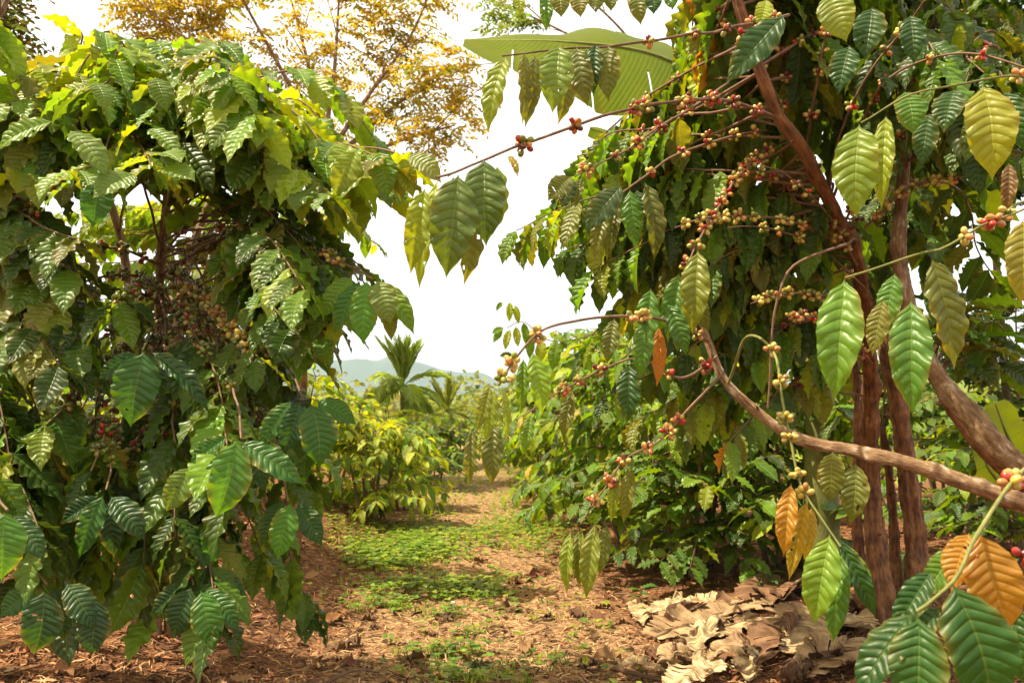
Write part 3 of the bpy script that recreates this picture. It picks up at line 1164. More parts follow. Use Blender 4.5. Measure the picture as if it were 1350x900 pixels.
# ------------------------------------------------------------------ tall feathery trees
def feather_tree(name, trunk, limbs, clumps, label, pal, cat='tree', bark=None, leaf=.085, thin=1.0, tr=(.09, .05), sc=1.0):
    b = np.asarray(trunk[0], float)
    root = empty(name, b, label, cat)
    mb = MB()
    tube(mb, spline(trunk, 40), np.linspace(tr[0], tr[1], 40), 12, .06)
    mb.build('trunk', bark or M_LIMB, root, b)
    for l in limbs:
        mb = MB()
        c = spline(l, 30)
        tube(mb, c, np.linspace(tr[1] * .8, .012, 30), 8, .05)
        for k in range(5):
            i = R.randint(10, 29)
            e = c[i] + R.normal(0, .22, 3) * sc + UP * .15 + tangents(c)[i] * .4
            tube(mb, spline([c[i], (c[i] + e) / 2 + UP * .05, e], 8), np.linspace(.012, .004, 8), 5, 0)
        mb.build('limb', M_LIMB, root, b)
    mb = MB()
    for (c, rx, rz, n) in clumps:
        n = int(n * thin)
        for q in range(n):
            v = R.normal(0, 1, 3)
            v = v / np.linalg.norm(v) * R.uniform(.2, 1) ** .6
            p = c + v * [rx, rx, rz]
            # one pinnate leaf: a drooping rachis with pairs of leaflets
            a = R.uniform(0, 6.28)
            d = nrm([math.cos(a), math.sin(a), R.uniform(-.7, .25)])
            sd = nrm(np.cross(d, UP))
            ln = R.uniform(.16, .30) * sc
            col = pick(pal)
            for s_ in range(5):
                f = .15 + s_ * .2
                for sg in (-1, 1):
                    dd = sd * sg + d * .6 - UP * R.uniform(.1, .5)
                    put_leaf(mb, T_QUAD[R.randint(4)], p + d * ln * f - UP * .05 * f * f, dd, UP + R.normal(0, .35, 3), leaf * R.uniform(.7, 1.15), .75, col * R.uniform(.85, 1.15))
    mb.build('crown', M_SMALL, root, b)


PAL_GOLD_GLOW = ([(.33, .235, .022), (.27, .22, .022), (.19, .19, .02), (.38, .26, .03)], [35, 30, 20, 15])  # warm flare glow over the crown is put into these leaf colours
gt = []
D = 13.0


def cl_(px, py, rx, rz, n, d=D):
    k = 1.53 if d == D else 1
    return (P(px, py, d + R.uniform(-.5, .9) * k), rx * k, rz * k, n)


gt = [cl_(200, 20, .36, .24, 85), cl_(255, 15, .38, .28, 95), cl_(225, 55, .26, .18, 45), cl_(300, 40, .2, .16, 28), cl_(285, -20, .4, .3, 80),
      cl_(170, -10, .35, .25, 60), cl_(350, 55, .22, .14, 26), cl_(395, 90, .3, .16, 36), cl_(430, 50, .3, .16, 42), cl_(440, 105, .26, .13, 34),
      cl_(490, 20, .32, .2, 52), cl_(540, 40, .3, .16, 46), cl_(505, 80, .32, .15, 50), cl_(560, 95, .32, .16, 56), cl_(600, 80, .22, .13, 34),
      cl_(520, 125, .3, .13, 46), cl_(575, 140, .3, .12, 46), cl_(612, 120, .2, .14, 30), cl_(540, 165, .25, .12, 36), cl_(590, 178, .22, .10, 32),
      cl_(490, 150, .22, .12, 30), cl_(450, 170, .2, .12, 24), cl_(570, 200, .16, .06, 14), cl_(470, -20, .4, .3, 80), cl_(560, -10, .35, .25, 60), cl_(380, 10, .25, .15, 26), cl_(345, 105, .2, .12, 20), cl_(620, 160, .14, .08, 14)]
feather_tree('legume_tree', [GD(390, 13.1), P(398, 400, 13.1), P(425, 200, 13.0)],
             [[P(425, 200, 13.0), P(375, 100, 12.9), P(320, 0, 12.8), P(290, -60, 12.7)], [P(427, 205, 13.0), P(405, 80, 13.2), P(375, -30, 13.3)],
              [P(425, 200, 13.0), P(440, 100, 13.1), P(448, -20, 13.3)], [P(428, 210, 13.0), P(490, 120, 13.0), P(540, 50, 12.9), P(575, -30, 12.8)],
              [P(430, 220, 13.0), P(520, 140, 13.3), P(600, 85, 13.5)], [P(428, 215, 13.0), P(300, 90, 12.7), P(230, 40, 12.8), P(180, 0, 12.8)], [P(432, 225, 13.0), P(530, 185, 13.2), P(600, 165, 13.4)]],
             gt, 'tall feathery tree with glow-tinted golden foliage over the coffee trees', PAL_GOLD_GLOW, leaf=.10, thin=1.1, tr=(.10, .055), sc=1.5)
PAL_DIST = ([(.1, .16, .02), (.16, .2, .03)], [1, 1])
feather_tree('distant_tree', [GD(880, 12), P(880, 300, 12), P(870, 100, 12)], [[P(870, 100, 12), P(780, 60, 12), P(700, 22, 12), P(650, 5, 12)], [P(870, 100, 12), P(800, 20, 12), P(720, -40, 12), P(640, -60, 12)]],
             [cl_(660, 14, .22, .12, 26, 12), cl_(690, 26, .22, .1, 24, 12), cl_(645, 35, .12, .07, 10, 12), cl_(672, -20, .5, .3, 50, 12)],
             'slender light green tree peeping above the big banana leaf', PAL_DIST, tr=(.04, .025))
PAL_DKT = ([(.05, .06, .012), (.08, .05, .015), (.07, .1, .015)], [1, 1, 1])
feather_tree('shade_tree', [GD(-60, 5.0), P(-40, 300, 5.0), P(-20, 60, 5.0)], [[P(-20, 60, 5), P(0, 20, 5), P(20, -20, 5)]],
             [cl_(0, 30, .13, .2, 60, 5), cl_(5, 75, .1, .08, 24, 5), cl_(-25, 0, .25, .3, 70, 5)],
             'dark small-leaved tree poking in at the upper left corner against pale sky', PAL_DKT, leaf=.06, tr=(.04, .03))
# tall shade trees beyond the right-hand plants
PAL_RT = ([(.022, .06, .010), (.035, .08, .012), (.016, .042, .008)], [1, 1, 1])
feather_tree('shade_tree', [GD(1330, 9), P(1310, 300, 9), P(1290, 60, 9)], [[P(1290, 60, 9), P(1220, -60, 9), P(1150, -120, 8.8)], [P(1295, 100, 9), P(1360, 20, 9), P(1420, -60, 9)]],
             [cl_(1230, 20, .8, .5, 260, 8.6), cl_(1340, 60, .7, .5, 240, 8.6), cl_(1150, -60, .8, .5, 220, 8.6), cl_(1290, 180, .5, .3, 120, 8.6), cl_(1120, 90, .55, .4, 160, 8.6), cl_(1180, 200, .4, .3, 90, 8.6), cl_(1270, 110, .7, .5, 220, 8), cl_(1340, 230, .35, .25, 90, 8)],
             'dark shade tree filling the upper right corner behind the cherry branches', PAL_RT, leaf=.13, tr=(.045, .03), bark=M_TWIG)
# ================================================================== banana plants
def blade(mb, mid, width, aL, aR, nu=60, nv=9, col=(.12, .2, .02), up=None, tear=0., wavy=.02, crumple=0., rips=0, cut=(0, 1), slits=0, slitj=.10):
    """banana leaf: half blades either side of a midrib curve; aL/aR angles (rad) of each half to the flat"""
    c = spline(mid, nu)
    t = tangents(c)
    up = np.array([0, 0, 1.0]) if up is None else nrm(up)
    u = np.linspace(0, 1, nu)
    wd = width * np.clip(np.sin(np.pi * np.clip(u * .90 + .05, 0, 1)) ** .5, .02, 1)
    V, UV, C = [], [], []
    v = np.linspace(-1, 1, nv)
    ph = R.uniform(0, 6.28, 6)
    tl = np.cumsum(R.normal(0, tear, nu))
    tl2 = np.cumsum(R.normal(0, tear, nu))
    slit = [sorted(R.choice(np.arange(6, nu - 6), slits, replace=False)) if slits else [] for _ in range(2)]
    for q, arr in ((0, tl), (1, tl2)):
        for k in slit[q]:
            arr[k:] += R.normal(0, slitj) * 2 - (arr[k] if abs(arr[k]) > .7 else 0)
    for i in range(nu):
        s = nrm(np.cross(t[i], up))
        n = np.cross(s, t[i])
        for vv in v:
            k = np.interp(u[i], np.linspace(0, 1, len(aL)), aL) if vv < 0 else np.interp(u[i], np.linspace(0, 1, len(aR)), aR)
            k = k + (tl[i] if vv < 0 else tl2[i]) * .5
            av = abs(vv)
            w_ = wd[i] * av * (1 + (R.uniform(-.12, .12) if tear and av > .9 else 0))
            ang = k * (.45 + .55 * av)
            q = c[i] + s * (w_ * math.cos(ang) * np.sign(vv)) + n * (w_ * math.sin(ang))
            q = q + n * wavy * av * math.sin(u[i] * 22 + ph[0] + (2 if vv < 0 else 0))
            if crumple:
                q = q + n * crumple * (1.3 * abs(math.sin(u[i] * 6 + vv * 1.5 + ph[1])) + .9 * abs(math.sin(vv * 2.6 + u[i] * 4 + ph[3])) + .22 * math.sin(u[i] * 24 - vv * 4 + ph[2]) - .8) + t[i] * crumple * .8 * math.sin(vv * 3 + ph[4] + u[i] * 5)
            V.append(q)
            UV.append((u[i], vv * .5 + .5))
            C.append(col)
    i, j = np.meshgrid(np.arange(nu - 1), np.arange(nv - 1), indexing='ij')
    F = np.stack([i * nv + j, i * nv + j + 1, (i + 1) * nv + j + 1, (i + 1) * nv + j], -1)
    keep = np.ones((nu - 1, nv - 1), bool)
    for q in range(2):
        for k in slit[q]:
            dpt = R.randint(nv // 4, nv // 2 + 1)
            if q == 0:
                keep[k:k + 1, :dpt] = False
            else:
                keep[k:k + 1, nv - 1 - dpt:] = False
    for _ in range(rips):
        k = R.randint(1, nu - 2)
        dpt = R.randint(2, max(3, nv // 2))
        wd_ = R.randint(1, 3)
        for q in range(dpt):
            ww = max(1, int(wd_ * (1 - q / dpt) + .6))
            if R.rand() < .5 if _ < 0 else (_ % 2):
                keep[k:k + ww, q] = False
            else:
                keep[k:k + ww, nv - 2 - q] = False
    lo_, hi_ = int(cut[0] * (nu - 1)), int(cut[1] * (nu - 1))
    keep[:lo_] = False
    keep[hi_:] = False
    F = F[keep]
    V, UV, C = np.array(V), np.array(UV), np.array(C, float)
    if rips:
        C = C * np.repeat(1 + .35 * np.sin(np.linspace(0, 37, nu) + ph[5]) * R.uniform(.3, 1, nu), nv)[:, None]
    mb.add(V, F, UV, C)
    return c


def banana(base, top, leaves, label):
    root = empty('banana_plant', base, label, 'banana plant')
    mb = MB()
    tube(mb, spline([base - UP * .1, (base + top) / 2 + [.04, 0, 0], top], 30), np.linspace(.11, .06, 30), 16, .05)
    mb.build('trunk', M_GREENTWIG, root, base)
    for mid, w_, aL, aR, col, up in leaves:
        mb = MB()
        c = blade(mb, mid, w_, aL, aR, nu=220, nv=13, col=col, up=up, slits=5, slitj=.02)
        o = mb.build('leaf', M_BANANA, root, base)
        mb = MB()
        st = spline([top, (top + np.asarray(mid[0])) / 2 + UP * .06, np.asarray(mid[0])], 12)
        cc = np.vstack([st[:-1], c])
        lift = np.zeros_like(cc)
        lift[:, 2] = -.006
        tube(mb, cc + lift, np.linspace(.02, .003, len(cc)), 7, 0)
        mb.build('midrib', M_GREENTWIG, o, base)


bb = GD(1075, 5.2)
bt = P(1060, 250, 5.1)
BCOL = (.15, .215, .010)
banana(bb, bt, [
    ([P(1010, 150, 4.7), P(940, 108, 4.4), P(850, 68, 4.2), P(740, 54, 4.1), P(612, 52, 4.1)], .42, (-.1, -.2, -.3, .3), (-.2, -.25, -.4, -.75), BCOL, cU * .62 - cF * .78),
    ([P(1000, 250, 4.9), P(930, 215, 4.8), P(850, 190, 4.7), P(778, 168, 4.7)], .10, (-.3, -.5, -.4), (-.7, -.8, -.6), BCOL, cU * .7 - cF * .7),
    ([P(1050, 240, 5.0), P(1015, 262, 4.8), P(975, 285, 4.7), P(930, 320, 4.6)], .17, (-.4, -.4, -.3), (-.5, -.5, -.4), (.1, .17, .02), cU * .5 - cF * .85),
    ([P(1080, 230, 5.2), P(1120, 100, 5.3), P(1200, -40, 5.5), P(1330, -90, 5.8)], .28, (-.3, -.4, -.3), (-.4, -.5, -.4), BCOL, UP),
    ([P(1050, 225, 5.2), P(1020, 60, 5.4), P(960, -80, 5.8), P(860, -140, 6.2)], .28, (-.3, -.4, -.3), (-.4, -.5, -.4), BCOL, UP),
], 'banana plant with a broad folded leaf arching across the white sky')
bb2 = GD(1375, 4.6)
YB = (.22, .27, .02)
banana(bb2, P(1370, 640, 4.6), [
    ([P(1362, 650, 4.6), P(1345, 610, 4.5), P(1325, 565, 4.4), P(1312, 530, 4.4)], .12, (.2, .2, .1), (.2, .25, .1), YB, -cF + cU * .2),
    ([P(1355, 660, 4.55), P(1325, 640, 4.4), P(1303, 615, 4.3), P(1296, 590, 4.3)], .085, (-.5, -.7, -.4), (.1, .1, .1), YB, -cF + cU * .1),
], 'young banana plant with bright lime leaves behind the pale limb')

# ================================================================== big tree at left
tb = GD(212, 3.7)
TL = Tree('coffee_tree', tb, 'large coffee tree full of dark berries with sunlit crown beside the path', group='large coffee trees framing the path')
TL.trunk([tb + [.0, 0, -.08], P(208, 700, 3.7), P(218, 540, 3.65), P(210, 400, 3.6), P(216, 300, 3.6), P(235, 170, 3.5), P(262, 95, 3.5)], .030, .010, M_LIMB)
TL.trunk([tb + [.07, .03, -.08], P(232, 690, 3.75), P(232, 560, 3.75), P(236, 420, 3.8), P(262, 300, 3.85), P(330, 170, 3.9), P(372, 110, 3.9)], .026, .009, M_LIMB)
TL.trunk([tb + [-.08, 0, -.08], P(190, 700, 3.7), P(178, 540, 3.8), P(172, 400, 3.8), P(150, 280, 3.8), P(90, 150, 3.7), P(60, 90, 3.7)], .026, .009, M_LIMB)
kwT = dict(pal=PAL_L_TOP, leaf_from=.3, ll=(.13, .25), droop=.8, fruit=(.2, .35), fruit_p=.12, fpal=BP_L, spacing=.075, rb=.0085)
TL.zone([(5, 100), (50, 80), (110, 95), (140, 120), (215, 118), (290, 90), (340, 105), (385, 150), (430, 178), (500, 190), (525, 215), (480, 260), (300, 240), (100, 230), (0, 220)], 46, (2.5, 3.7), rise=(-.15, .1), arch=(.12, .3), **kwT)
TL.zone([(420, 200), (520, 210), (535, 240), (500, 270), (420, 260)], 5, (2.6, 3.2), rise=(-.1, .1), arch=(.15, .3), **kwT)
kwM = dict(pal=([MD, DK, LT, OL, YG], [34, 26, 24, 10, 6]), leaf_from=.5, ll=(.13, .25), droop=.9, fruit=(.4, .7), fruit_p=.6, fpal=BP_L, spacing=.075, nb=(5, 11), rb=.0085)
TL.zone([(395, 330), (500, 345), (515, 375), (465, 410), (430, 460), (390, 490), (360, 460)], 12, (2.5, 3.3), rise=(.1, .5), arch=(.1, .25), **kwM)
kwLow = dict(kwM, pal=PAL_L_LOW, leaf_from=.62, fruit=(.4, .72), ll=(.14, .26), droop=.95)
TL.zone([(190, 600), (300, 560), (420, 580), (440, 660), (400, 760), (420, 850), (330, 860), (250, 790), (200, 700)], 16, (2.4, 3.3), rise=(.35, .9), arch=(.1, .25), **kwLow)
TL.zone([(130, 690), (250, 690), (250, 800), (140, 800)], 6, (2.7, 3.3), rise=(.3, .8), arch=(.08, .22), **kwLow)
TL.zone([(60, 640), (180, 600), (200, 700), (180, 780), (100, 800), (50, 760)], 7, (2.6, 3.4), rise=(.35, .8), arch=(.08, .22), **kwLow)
# bare fruiting laterals in the open middle of the tree
for (x0, y0, x1, y1, d) in ((216, 360, 330, 560, 3.2), (220, 345, 385, 420, 3.0), (216, 380, 300, 610, 3.1), (218, 330, 430, 400, 3.1), (214, 400, 60, 410, 3.0), (212, 370, 0, 420, 3.0), (214, 430, 250, 640, 3.2), (216, 340, 350, 520, 3.3), (212, 390, 120, 560, 3.2), (212, 350, 30, 345, 3.1), (215, 420, 180, 640, 3.2), (216, 350, 310, 500, 3.0), (216, 365, 370, 480, 3.2), (240, 330, 440, 360, 2.9), (240, 320, 400, 440, 3.0), (214, 430, 90, 480, 2.7), (214, 450, 60, 560, 2.6), (214, 440, 120, 620, 2.6), (216, 400, 300, 540, 2.7), (216, 380, 340, 470, 2.7), (214, 390, 150, 400, 2.7)):
    a_, b_ = P(x0, y0, 3.6), P(x1, y1, d)
    TL.branch([a_, a_ * .6 + b_ * .4 + UP * .07, b_], .007, .0025, leaf_from=.84, fruit=(.16, .95), fruit_p=.9, fpal=BP_LG if x1 > 325 else BP_L, pal=PAL_L_LOW, nb=(7, 15), ll=(.14, .2), m=M_LIMB, rb=.009)
# the big leaves nearest the camera
VIV, GRN, DGR, PAL_ = (.06, .185, .02), (.035, .12, .018), (.02, .07, .016), (.11, .2, .03)  # brighter tints have the sunlight on single leaves put into them
TL.branch([P(212, 420, 3.6), P(198, 440, 3.0), P(188, 460, 2.55)], .006, .003, leaves=False, fruit=None, m=M_GREENTWIG, hero=[
    (190, 463, 172, 563, 58, 2.5, GRN), (200, 464, 276, 545, 26, 2.5, DGR, -.02, .5), (180, 465, 130, 500, 26, 2.55, DGR), (196, 466, 214, 530, 30, 2.6, DGR)])
TL.branch([P(216, 380, 3.6), P(290, 480, 2.9), P(312, 530, 2.5), P(318, 578, 2.3)], .007, .003, leaves=False, fruit=(.2, .8), fpal=BP_L, hero=[
    (312, 580, 284, 683, 52, 2.25, VIV), (318, 582, 402, 640, 36, 2.3, GRN, 0, .2), (305, 590, 265, 660, 26, 2.35, GRN), (250, 615, 219, 674, 36, 2.4, PAL_), (325, 578, 350, 650, 30, 2.4, DGR), (300, 575, 250, 612, 26, 2.4, GRN)])
TL.branch([P(214, 440, 3.6), P(160, 560, 2.9), P(140, 645, 2.5)], .006, .003, leaves=False, fruit=(.3, .9), fpal=BP_L, hero=[
    (136, 652, 105, 735, 32, 2.45, GRN), (146, 654, 190, 712, 34, 2.45, DGR), (132, 655, 80, 690, 28, 2.5, DGR), (142, 660, 150, 735, 30, 2.55, DGR)])
TL.branch([P(214, 440, 3.6), P(220, 640, 2.9), P(255, 770, 2.5)], .006, .003, leaves=False, fruit=(.3, .85), fpal=BP_L, hero=[
    (265, 778, 284, 856, 40, 2.4, VIV), (252, 774, 230, 840, 40, 2.45, DGR), (272, 776, 315, 832, 30, 2.45, GRN), (245, 768, 200, 810, 28, 2.5, DGR), (285, 752, 325, 800, 30, 2.6, DGR)])
TL.branch([P(216, 420, 3.6), P(350, 560, 2.9), P(380, 660, 2.5)], .006, .003, leaves=False, fruit=(.2, .7), fpal=BP_L, hero=[
    (384, 662, 366, 738, 36, 2.5, VIV), (375, 660, 345, 720, 30, 2.55, DGR), (392, 662, 425, 720, 30, 2.55, DGR), (270, 690, 276, 752, 26, 2.6, VIV, -.02, .6)])
TL.branch([P(236, 420, 3.6), P(360, 470, 2.9), P(400, 525, 2.6)], .006, .003, leaves=False, fruit=(.2, .7), fpal=BP_LG, hero=[
    (410, 532, 421, 616, 48, 2.5, GRN), (395, 530, 372, 600, 32, 2.55, DGR), (385, 528, 340, 590, 30, 2.55, GRN), (418, 528, 470, 560, 28, 2.6, GRN), (402, 535, 395, 610, 30, 2.65, DGR)])
TL.branch([P(262, 300, 3.7), P(380, 320, 3.1), P(450, 345, 2.8), P(492, 368, 2.6)], .006, .003, leaves=False, fruit=(.2, .85), fpal=BP_LG, hero=[
    (484, 370, 479, 455, 36, 2.55, VIV), (497, 370, 515, 428, 34, 2.55, (.13, .21, .05)), (505, 372, 546, 442, 24, 2.6, LT), (475, 370, 440, 440, 30, 2.6, GRN), (515, 395, 516, 450, 20, 2.6, OL), (465, 365, 425, 420, 30, 2.65, LT)])
TL.branch([P(330, 170, 3.7), P(420, 190, 3.1), P(500, 196, 2.8), P(535, 208, 2.7)], .006, .003, leaves=False, fruit=None, hero=[
    (538, 205, 582, 242, 28, 2.65, (.16, .22, .06)), (530, 208, 545, 262, 24, 2.7, YG), (500, 200, 512, 262, 34, 2.7, LT), (470, 198, 440, 262, 34, 2.7, YG), (515, 202, 530, 268, 28, 2.75, OL)])
# upper leaves, their sunlit paleness put into the tints
TL.branch([P(150, 280, 3.7), P(120, 200, 3.0), P(96, 165, 2.5)], .007, .003, leaves=False, fruit=None, m=M_GREENTWIG, hero=[
    (92, 172, 142, 234, 36, 2.45, PAL_, -.02, 0, 1.2), (70, 160, -5, 200, 34, 2.5, LT, -.02, 0, 1.), (125, 108, 139, 146, 38, 2.8, PAL_, -.02, 0, 1.3), (120, 112, 75, 142, 28, 2.8, YG, 0, 0, 1.), (178, 230, 122, 262, 40, 2.5, PAL_, -.1, 0, 1.3), (130, 240, 122, 300, 44, 2.5, GRN, -.02, 0, .8)])
TL.branch([P(216, 300, 3.6), P(225, 240, 3.0), P(215, 215, 2.6)], .007, .003, leaves=False, fruit=None, m=M_GREENTWIG, hero=[
    (212, 222, 258, 240, 44, 2.5, PAL_, -.05, 0, 1.5), (205, 205, 240, 215, 28, 2.55, PAL_, -.1, 0, 1.5), (196, 170, 238, 212, 24, 2.6, LT, -.05, 0, 1.2), (205, 102, 220, 148, 38, 2.9, PAL_, -.02, 0, 1.2), (320, 150, 275, 200, 36, 2.7, PAL_, -.05, 0, 1.2), (330, 160, 370, 205, 30, 2.7, YG, -.02, 0, 1.)])
TL.finish(90)

# ================================================================== second tree at the left edge
tb = GD(-130, 3.2)
T2 = Tree('coffee_tree', tb, 'dark coffee tree at the left frame edge with low glossy hanging leaves', group='large coffee trees framing the path')
T2.trunk([tb - UP * .08, P(-120, 600, 3.2), P(-90, 380, 3.2), P(-60, 150, 3.2), P(-40, 70, 3.2)], .045, .012)
T2.trunk([tb + [-.1, .05, -.08], P(-170, 600, 3.4), P(-190, 380, 3.4), P(-200, 120, 3.4)], .04, .012)
T2.zone([(0, 330), (90, 340), (150, 400), (110, 520), (0, 560)], 13, (2.6, 3.4), rise=(.1, .4), **dict(kwM, fruit_p=.8))
T2.zone([(0, 180), (120, 200), (160, 290), (60, 330), (0, 330)], 9, (2.7, 3.3), rise=(0, .3), **dict(kwM, leaf_from=.3, fruit_p=.4))
T2.zone([(0, 600), (70, 600), (130, 700), (110, 790), (20, 770), (-20, 700)], 11, (2.3, 3.0), rise=(.3, .8), **kwLow)
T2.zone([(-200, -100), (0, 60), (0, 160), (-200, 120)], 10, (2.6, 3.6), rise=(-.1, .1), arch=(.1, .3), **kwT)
T2.branch([P(-110, 560, 3.2), P(-30, 620, 2.4), P(10, 672, 2.0)], .006, .003, leaves=False, fruit=None, hero=[
    (6, 675, 2, 765, 66, 1.95, VIV), (18, 678, 60, 740, 30, 2.1, DGR)])
T2.branch([P(-110, 560, 3.2), P(-10, 680, 2.5), P(62, 770, 2.3)], .006, .003, leaves=False, fruit=(.4, .9), fpal=BP_L, hero=[
    (58, 778, 44, 862, 50, 2.25, DGR), (88, 768, 126, 830, 38, 2.3, DGR), (128, 790, 120, 865, 42, 2.3, (.02, .06, .02)), (50, 776, 0, 812, 36, 2.3, GRN), (70, 772, 85, 845, 34, 2.4, DGR)])
T2.finish(40)

# a smaller tree further back on the same side, its shoots showing against the sky
tb = GD(395, 5.6)
T3 = Tree('coffee_tree', tb, 'smaller coffee tree behind, its yellowish shoots against the sky', group='large coffee trees framing the path')
T3.trunk([tb - UP * .05, P(400, 520, 5.6), P(405, 400, 5.6), P(420, 290, 5.6)], .03, .008)
T3.trunk([tb + [-.2, 0, -.05], P(340, 520, 5.7), P(320, 400, 5.7), P(300, 300, 5.7)], .03, .008)
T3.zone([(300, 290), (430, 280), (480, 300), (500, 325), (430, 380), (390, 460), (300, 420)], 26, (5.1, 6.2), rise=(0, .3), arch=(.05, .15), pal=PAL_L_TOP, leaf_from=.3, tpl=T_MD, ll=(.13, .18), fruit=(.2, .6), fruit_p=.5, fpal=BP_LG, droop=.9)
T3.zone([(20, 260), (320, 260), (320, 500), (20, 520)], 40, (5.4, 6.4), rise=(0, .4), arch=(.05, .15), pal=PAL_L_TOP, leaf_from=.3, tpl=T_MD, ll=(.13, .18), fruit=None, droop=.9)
T3.finish(20)

# ================================================================== tree with red trunks at right
tb = GD(1165, 4.2)
TR = Tree('coffee_tree', tb, 'old coffee tree with red-brown shaggy trunks and cherries over dry leaves', group='large coffee trees framing the path')
TR.trunk([tb + [-.02, 0, -.08], P(1153, 700, 4.2), P(1148, 590, 4.2), P(1146, 480, 3.9), P(1131, 345, 3.4), P(1100, 280, 3.2), P(1062, 205, 3.0), P(1025, 150, 2.95), P(1003, 95, 2.9), P(972, 0, 2.85), P(955, -60, 2.85)], .052, .016, n=220, sides=34, rough=.10, prof=[.050, .041, .036, .032, .026, .022, .019, .017, .014])
TR.trunk([tb + [.15, .05, -.08], P(1207, 720, 4.25), P(1196, 620, 4.25), P(1184, 530, 4.25), P(1172, 470, 4.25), P(1165, 380, 4.3), P(1190, 250, 4.4), P(1230, 100, 4.5)], .054, .018, n=200, sides=34, rough=.10, prof=[.053, .043, .039, .034, .026, .02, .014])
TR.trunk([tb + [-.11, .06, -.08], P(1130, 700, 4.35), P(1131, 600, 4.35), P(1128, 480, 4.4), P(1105, 360, 4.4)], .028, .012, sides=20, rough=.12)
TR.trunk([tb + [.05, .08, -.08], P(1180, 720, 4.35), P(1172, 620, 4.35), P(1163, 565, 4.35)], .026, .016, sides=18, rough=.16)
kwR = dict(pal=PAL_R, leaf_from=.4, ll=(.17, .235), droop=2.2, fruit=(.25, .6), fruit_p=.36, fpal=BP_R, spacing=.07, nb=(4, 10), tpl=T_FOLD + T_HI[:4])
TR.zone([(672, 300), (740, 235), (850, 215), (955, 240), (960, 330), (930, 430), (870, 430), (800, 380), (740, 340), (700, 340)], 32, (3.1, 4.2), rise=(0, .35), arch=(.08, .2), **dict(kwR, ll=(.15, .22)))
TR.zone([(880, 330), (1080, 300), (1100, 420), (1060, 560), (980, 600), (900, 520), (860, 430)], 22, (3.2, 4.2), rise=(.05, .4), arch=(.06, .18), **dict(kwR, ll=(.15, .22)))
TR.zone([(760, 430), (880, 430), (960, 560), (930, 600), (830, 560), (760, 500)], 9, (3.3, 4.3), rise=(.2, .5), arch=(.06, .18), **dict(kwR, ll=(.14, .2), fruit_p=.8))
kwRD = dict(kwR, tpl=None, pal=PAL_RD, leaf_from=.3, droop=1.4, fruit_p=.5)
TR.zone([(960, 0), (1350, 0), (1350, 120), (1250, 240), (1050, 250), (960, 150)], 34, (3.2, 4.8), rise=(-.1, .25), arch=(.08, .2), **kwRD)
TR.zone([(880, -260), (1400, -260), (1400, -20), (900, -20)], 24, (3.0, 4.8), rise=(-.1, .2), arch=(.08, .2), **dict(kwRD, fruit=None))  # unseen branches overhead, added to keep the crown's interior dark
TR.zone([(1050, 260), (1240, 250), (1240, 420), (1080, 440)], 10, (3.6, 4.8), rise=(0, .3), arch=(.08, .2), **kwRD)
TR.zone([(1060, 420), (1230, 420), (1240, 560), (1080, 600)], 6, (4.3, 5.0), rise=(.1, .4), arch=(.08, .2), **kwRD)
TR.zone([(880, 110), (1010, 90), (1010, 230), (880, 210)], 9, (3.3, 4.0), rise=(0, .2), arch=(.05, .15), **dict(kwR, ll=(.15, .22), leaf_from=.25))
TR.zone([(1190, 190), (1350, 190), (1350, 290), (1200, 300)], 10, (3.6, 4.6), rise=(0, .3), arch=(.06, .15), **kwRD)
TR.branch([P(905, 440, 4.2), P(800, 440, 4.2), P(730, 450, 4.2), P(690, 425, 4.2), P(668, 432, 4.2)], .004, .002, leaves=False, fruit=None, m=M_GREENTWIG, hero=[
    (672, 398, 671, 425, 9, 4.2, YG), (679, 402, 684, 428, 9, 4.2, YG), (664, 432, 648, 440, 9, 4.2, LT), (662, 434, 650, 452, 9, 4.2, LT), (672, 434, 666, 462, 10, 4.2, YG), (680, 430, 683, 458, 10, 4.2, YG), (690, 425, 694, 456, 10, 4.2, LT), (676, 468, 658, 470, 9, 4.2, MD), (662, 398, 654, 410, 6, 4.2, LT), (700, 440, 698, 474, 12, 4.2, LT), (715, 448, 712, 480, 14, 4.2, YG), (735, 450, 728, 490, 16, 4.2, LT)])

# ================================================================== leaning tree just outside the frame: its limbs and shoots reach in
tb = GD(1620, 2.7)
TN = Tree('coffee_tree', tb, 'leaning coffee tree whose bare limbs and cherry shoots reach in from the right edge', group='large coffee trees framing the path')
TN.trunk([tb - UP * .1, P(1580, 900, 2.65), P(1500, 760, 2.6), P(1450, 700, 2.55)], .09, .06)
j0 = P(1450, 700, 2.55)
TN.trunk([j0, P(1380, 676, 2.5), P(1290, 643, 2.5), P(1200, 612, 2.55), P(1130, 595, 2.6), P(1050, 577, 2.7), P(995, 540, 2.75), P(955, 500, 2.8), P(935, 455, 2.85), P(925, 425, 2.9)], .028, .012, M_LIMB, 'limb', 22, 180, .10, 0, 'long pale limb arching low across the red trunks')
TN.trunk([j0 + UP * .05, P(1390, 655, 2.7), P(1335, 608, 2.8), P(1275, 545, 2.9), P(1235, 495, 3.0), P(1205, 430, 3.05), P(1185, 330, 3.1), P(1195, 200, 3.2), P(1220, 80, 3.2)], .042, .014, M_LIMB, 'limb', 24, 180, .12, 0, 'thick limb with white lichen patches')
TN.trunk([j0 + [.05, .1, 0], P(1380, 665, 3.1), P(1310, 605, 3.1), P(1262, 550, 3.15), P(1230, 490, 3.2)], .036, .022, M_BARK, 'limb', 16, 50, .12, 0)
CR = dict(gnarl=.003, leaves=False)
HG, HY, HO, HD, HL = (.06, .16, .018), (.17, .24, .02), (.09, .115, .018), (.022, .075, .016), (.11, .2, .02)
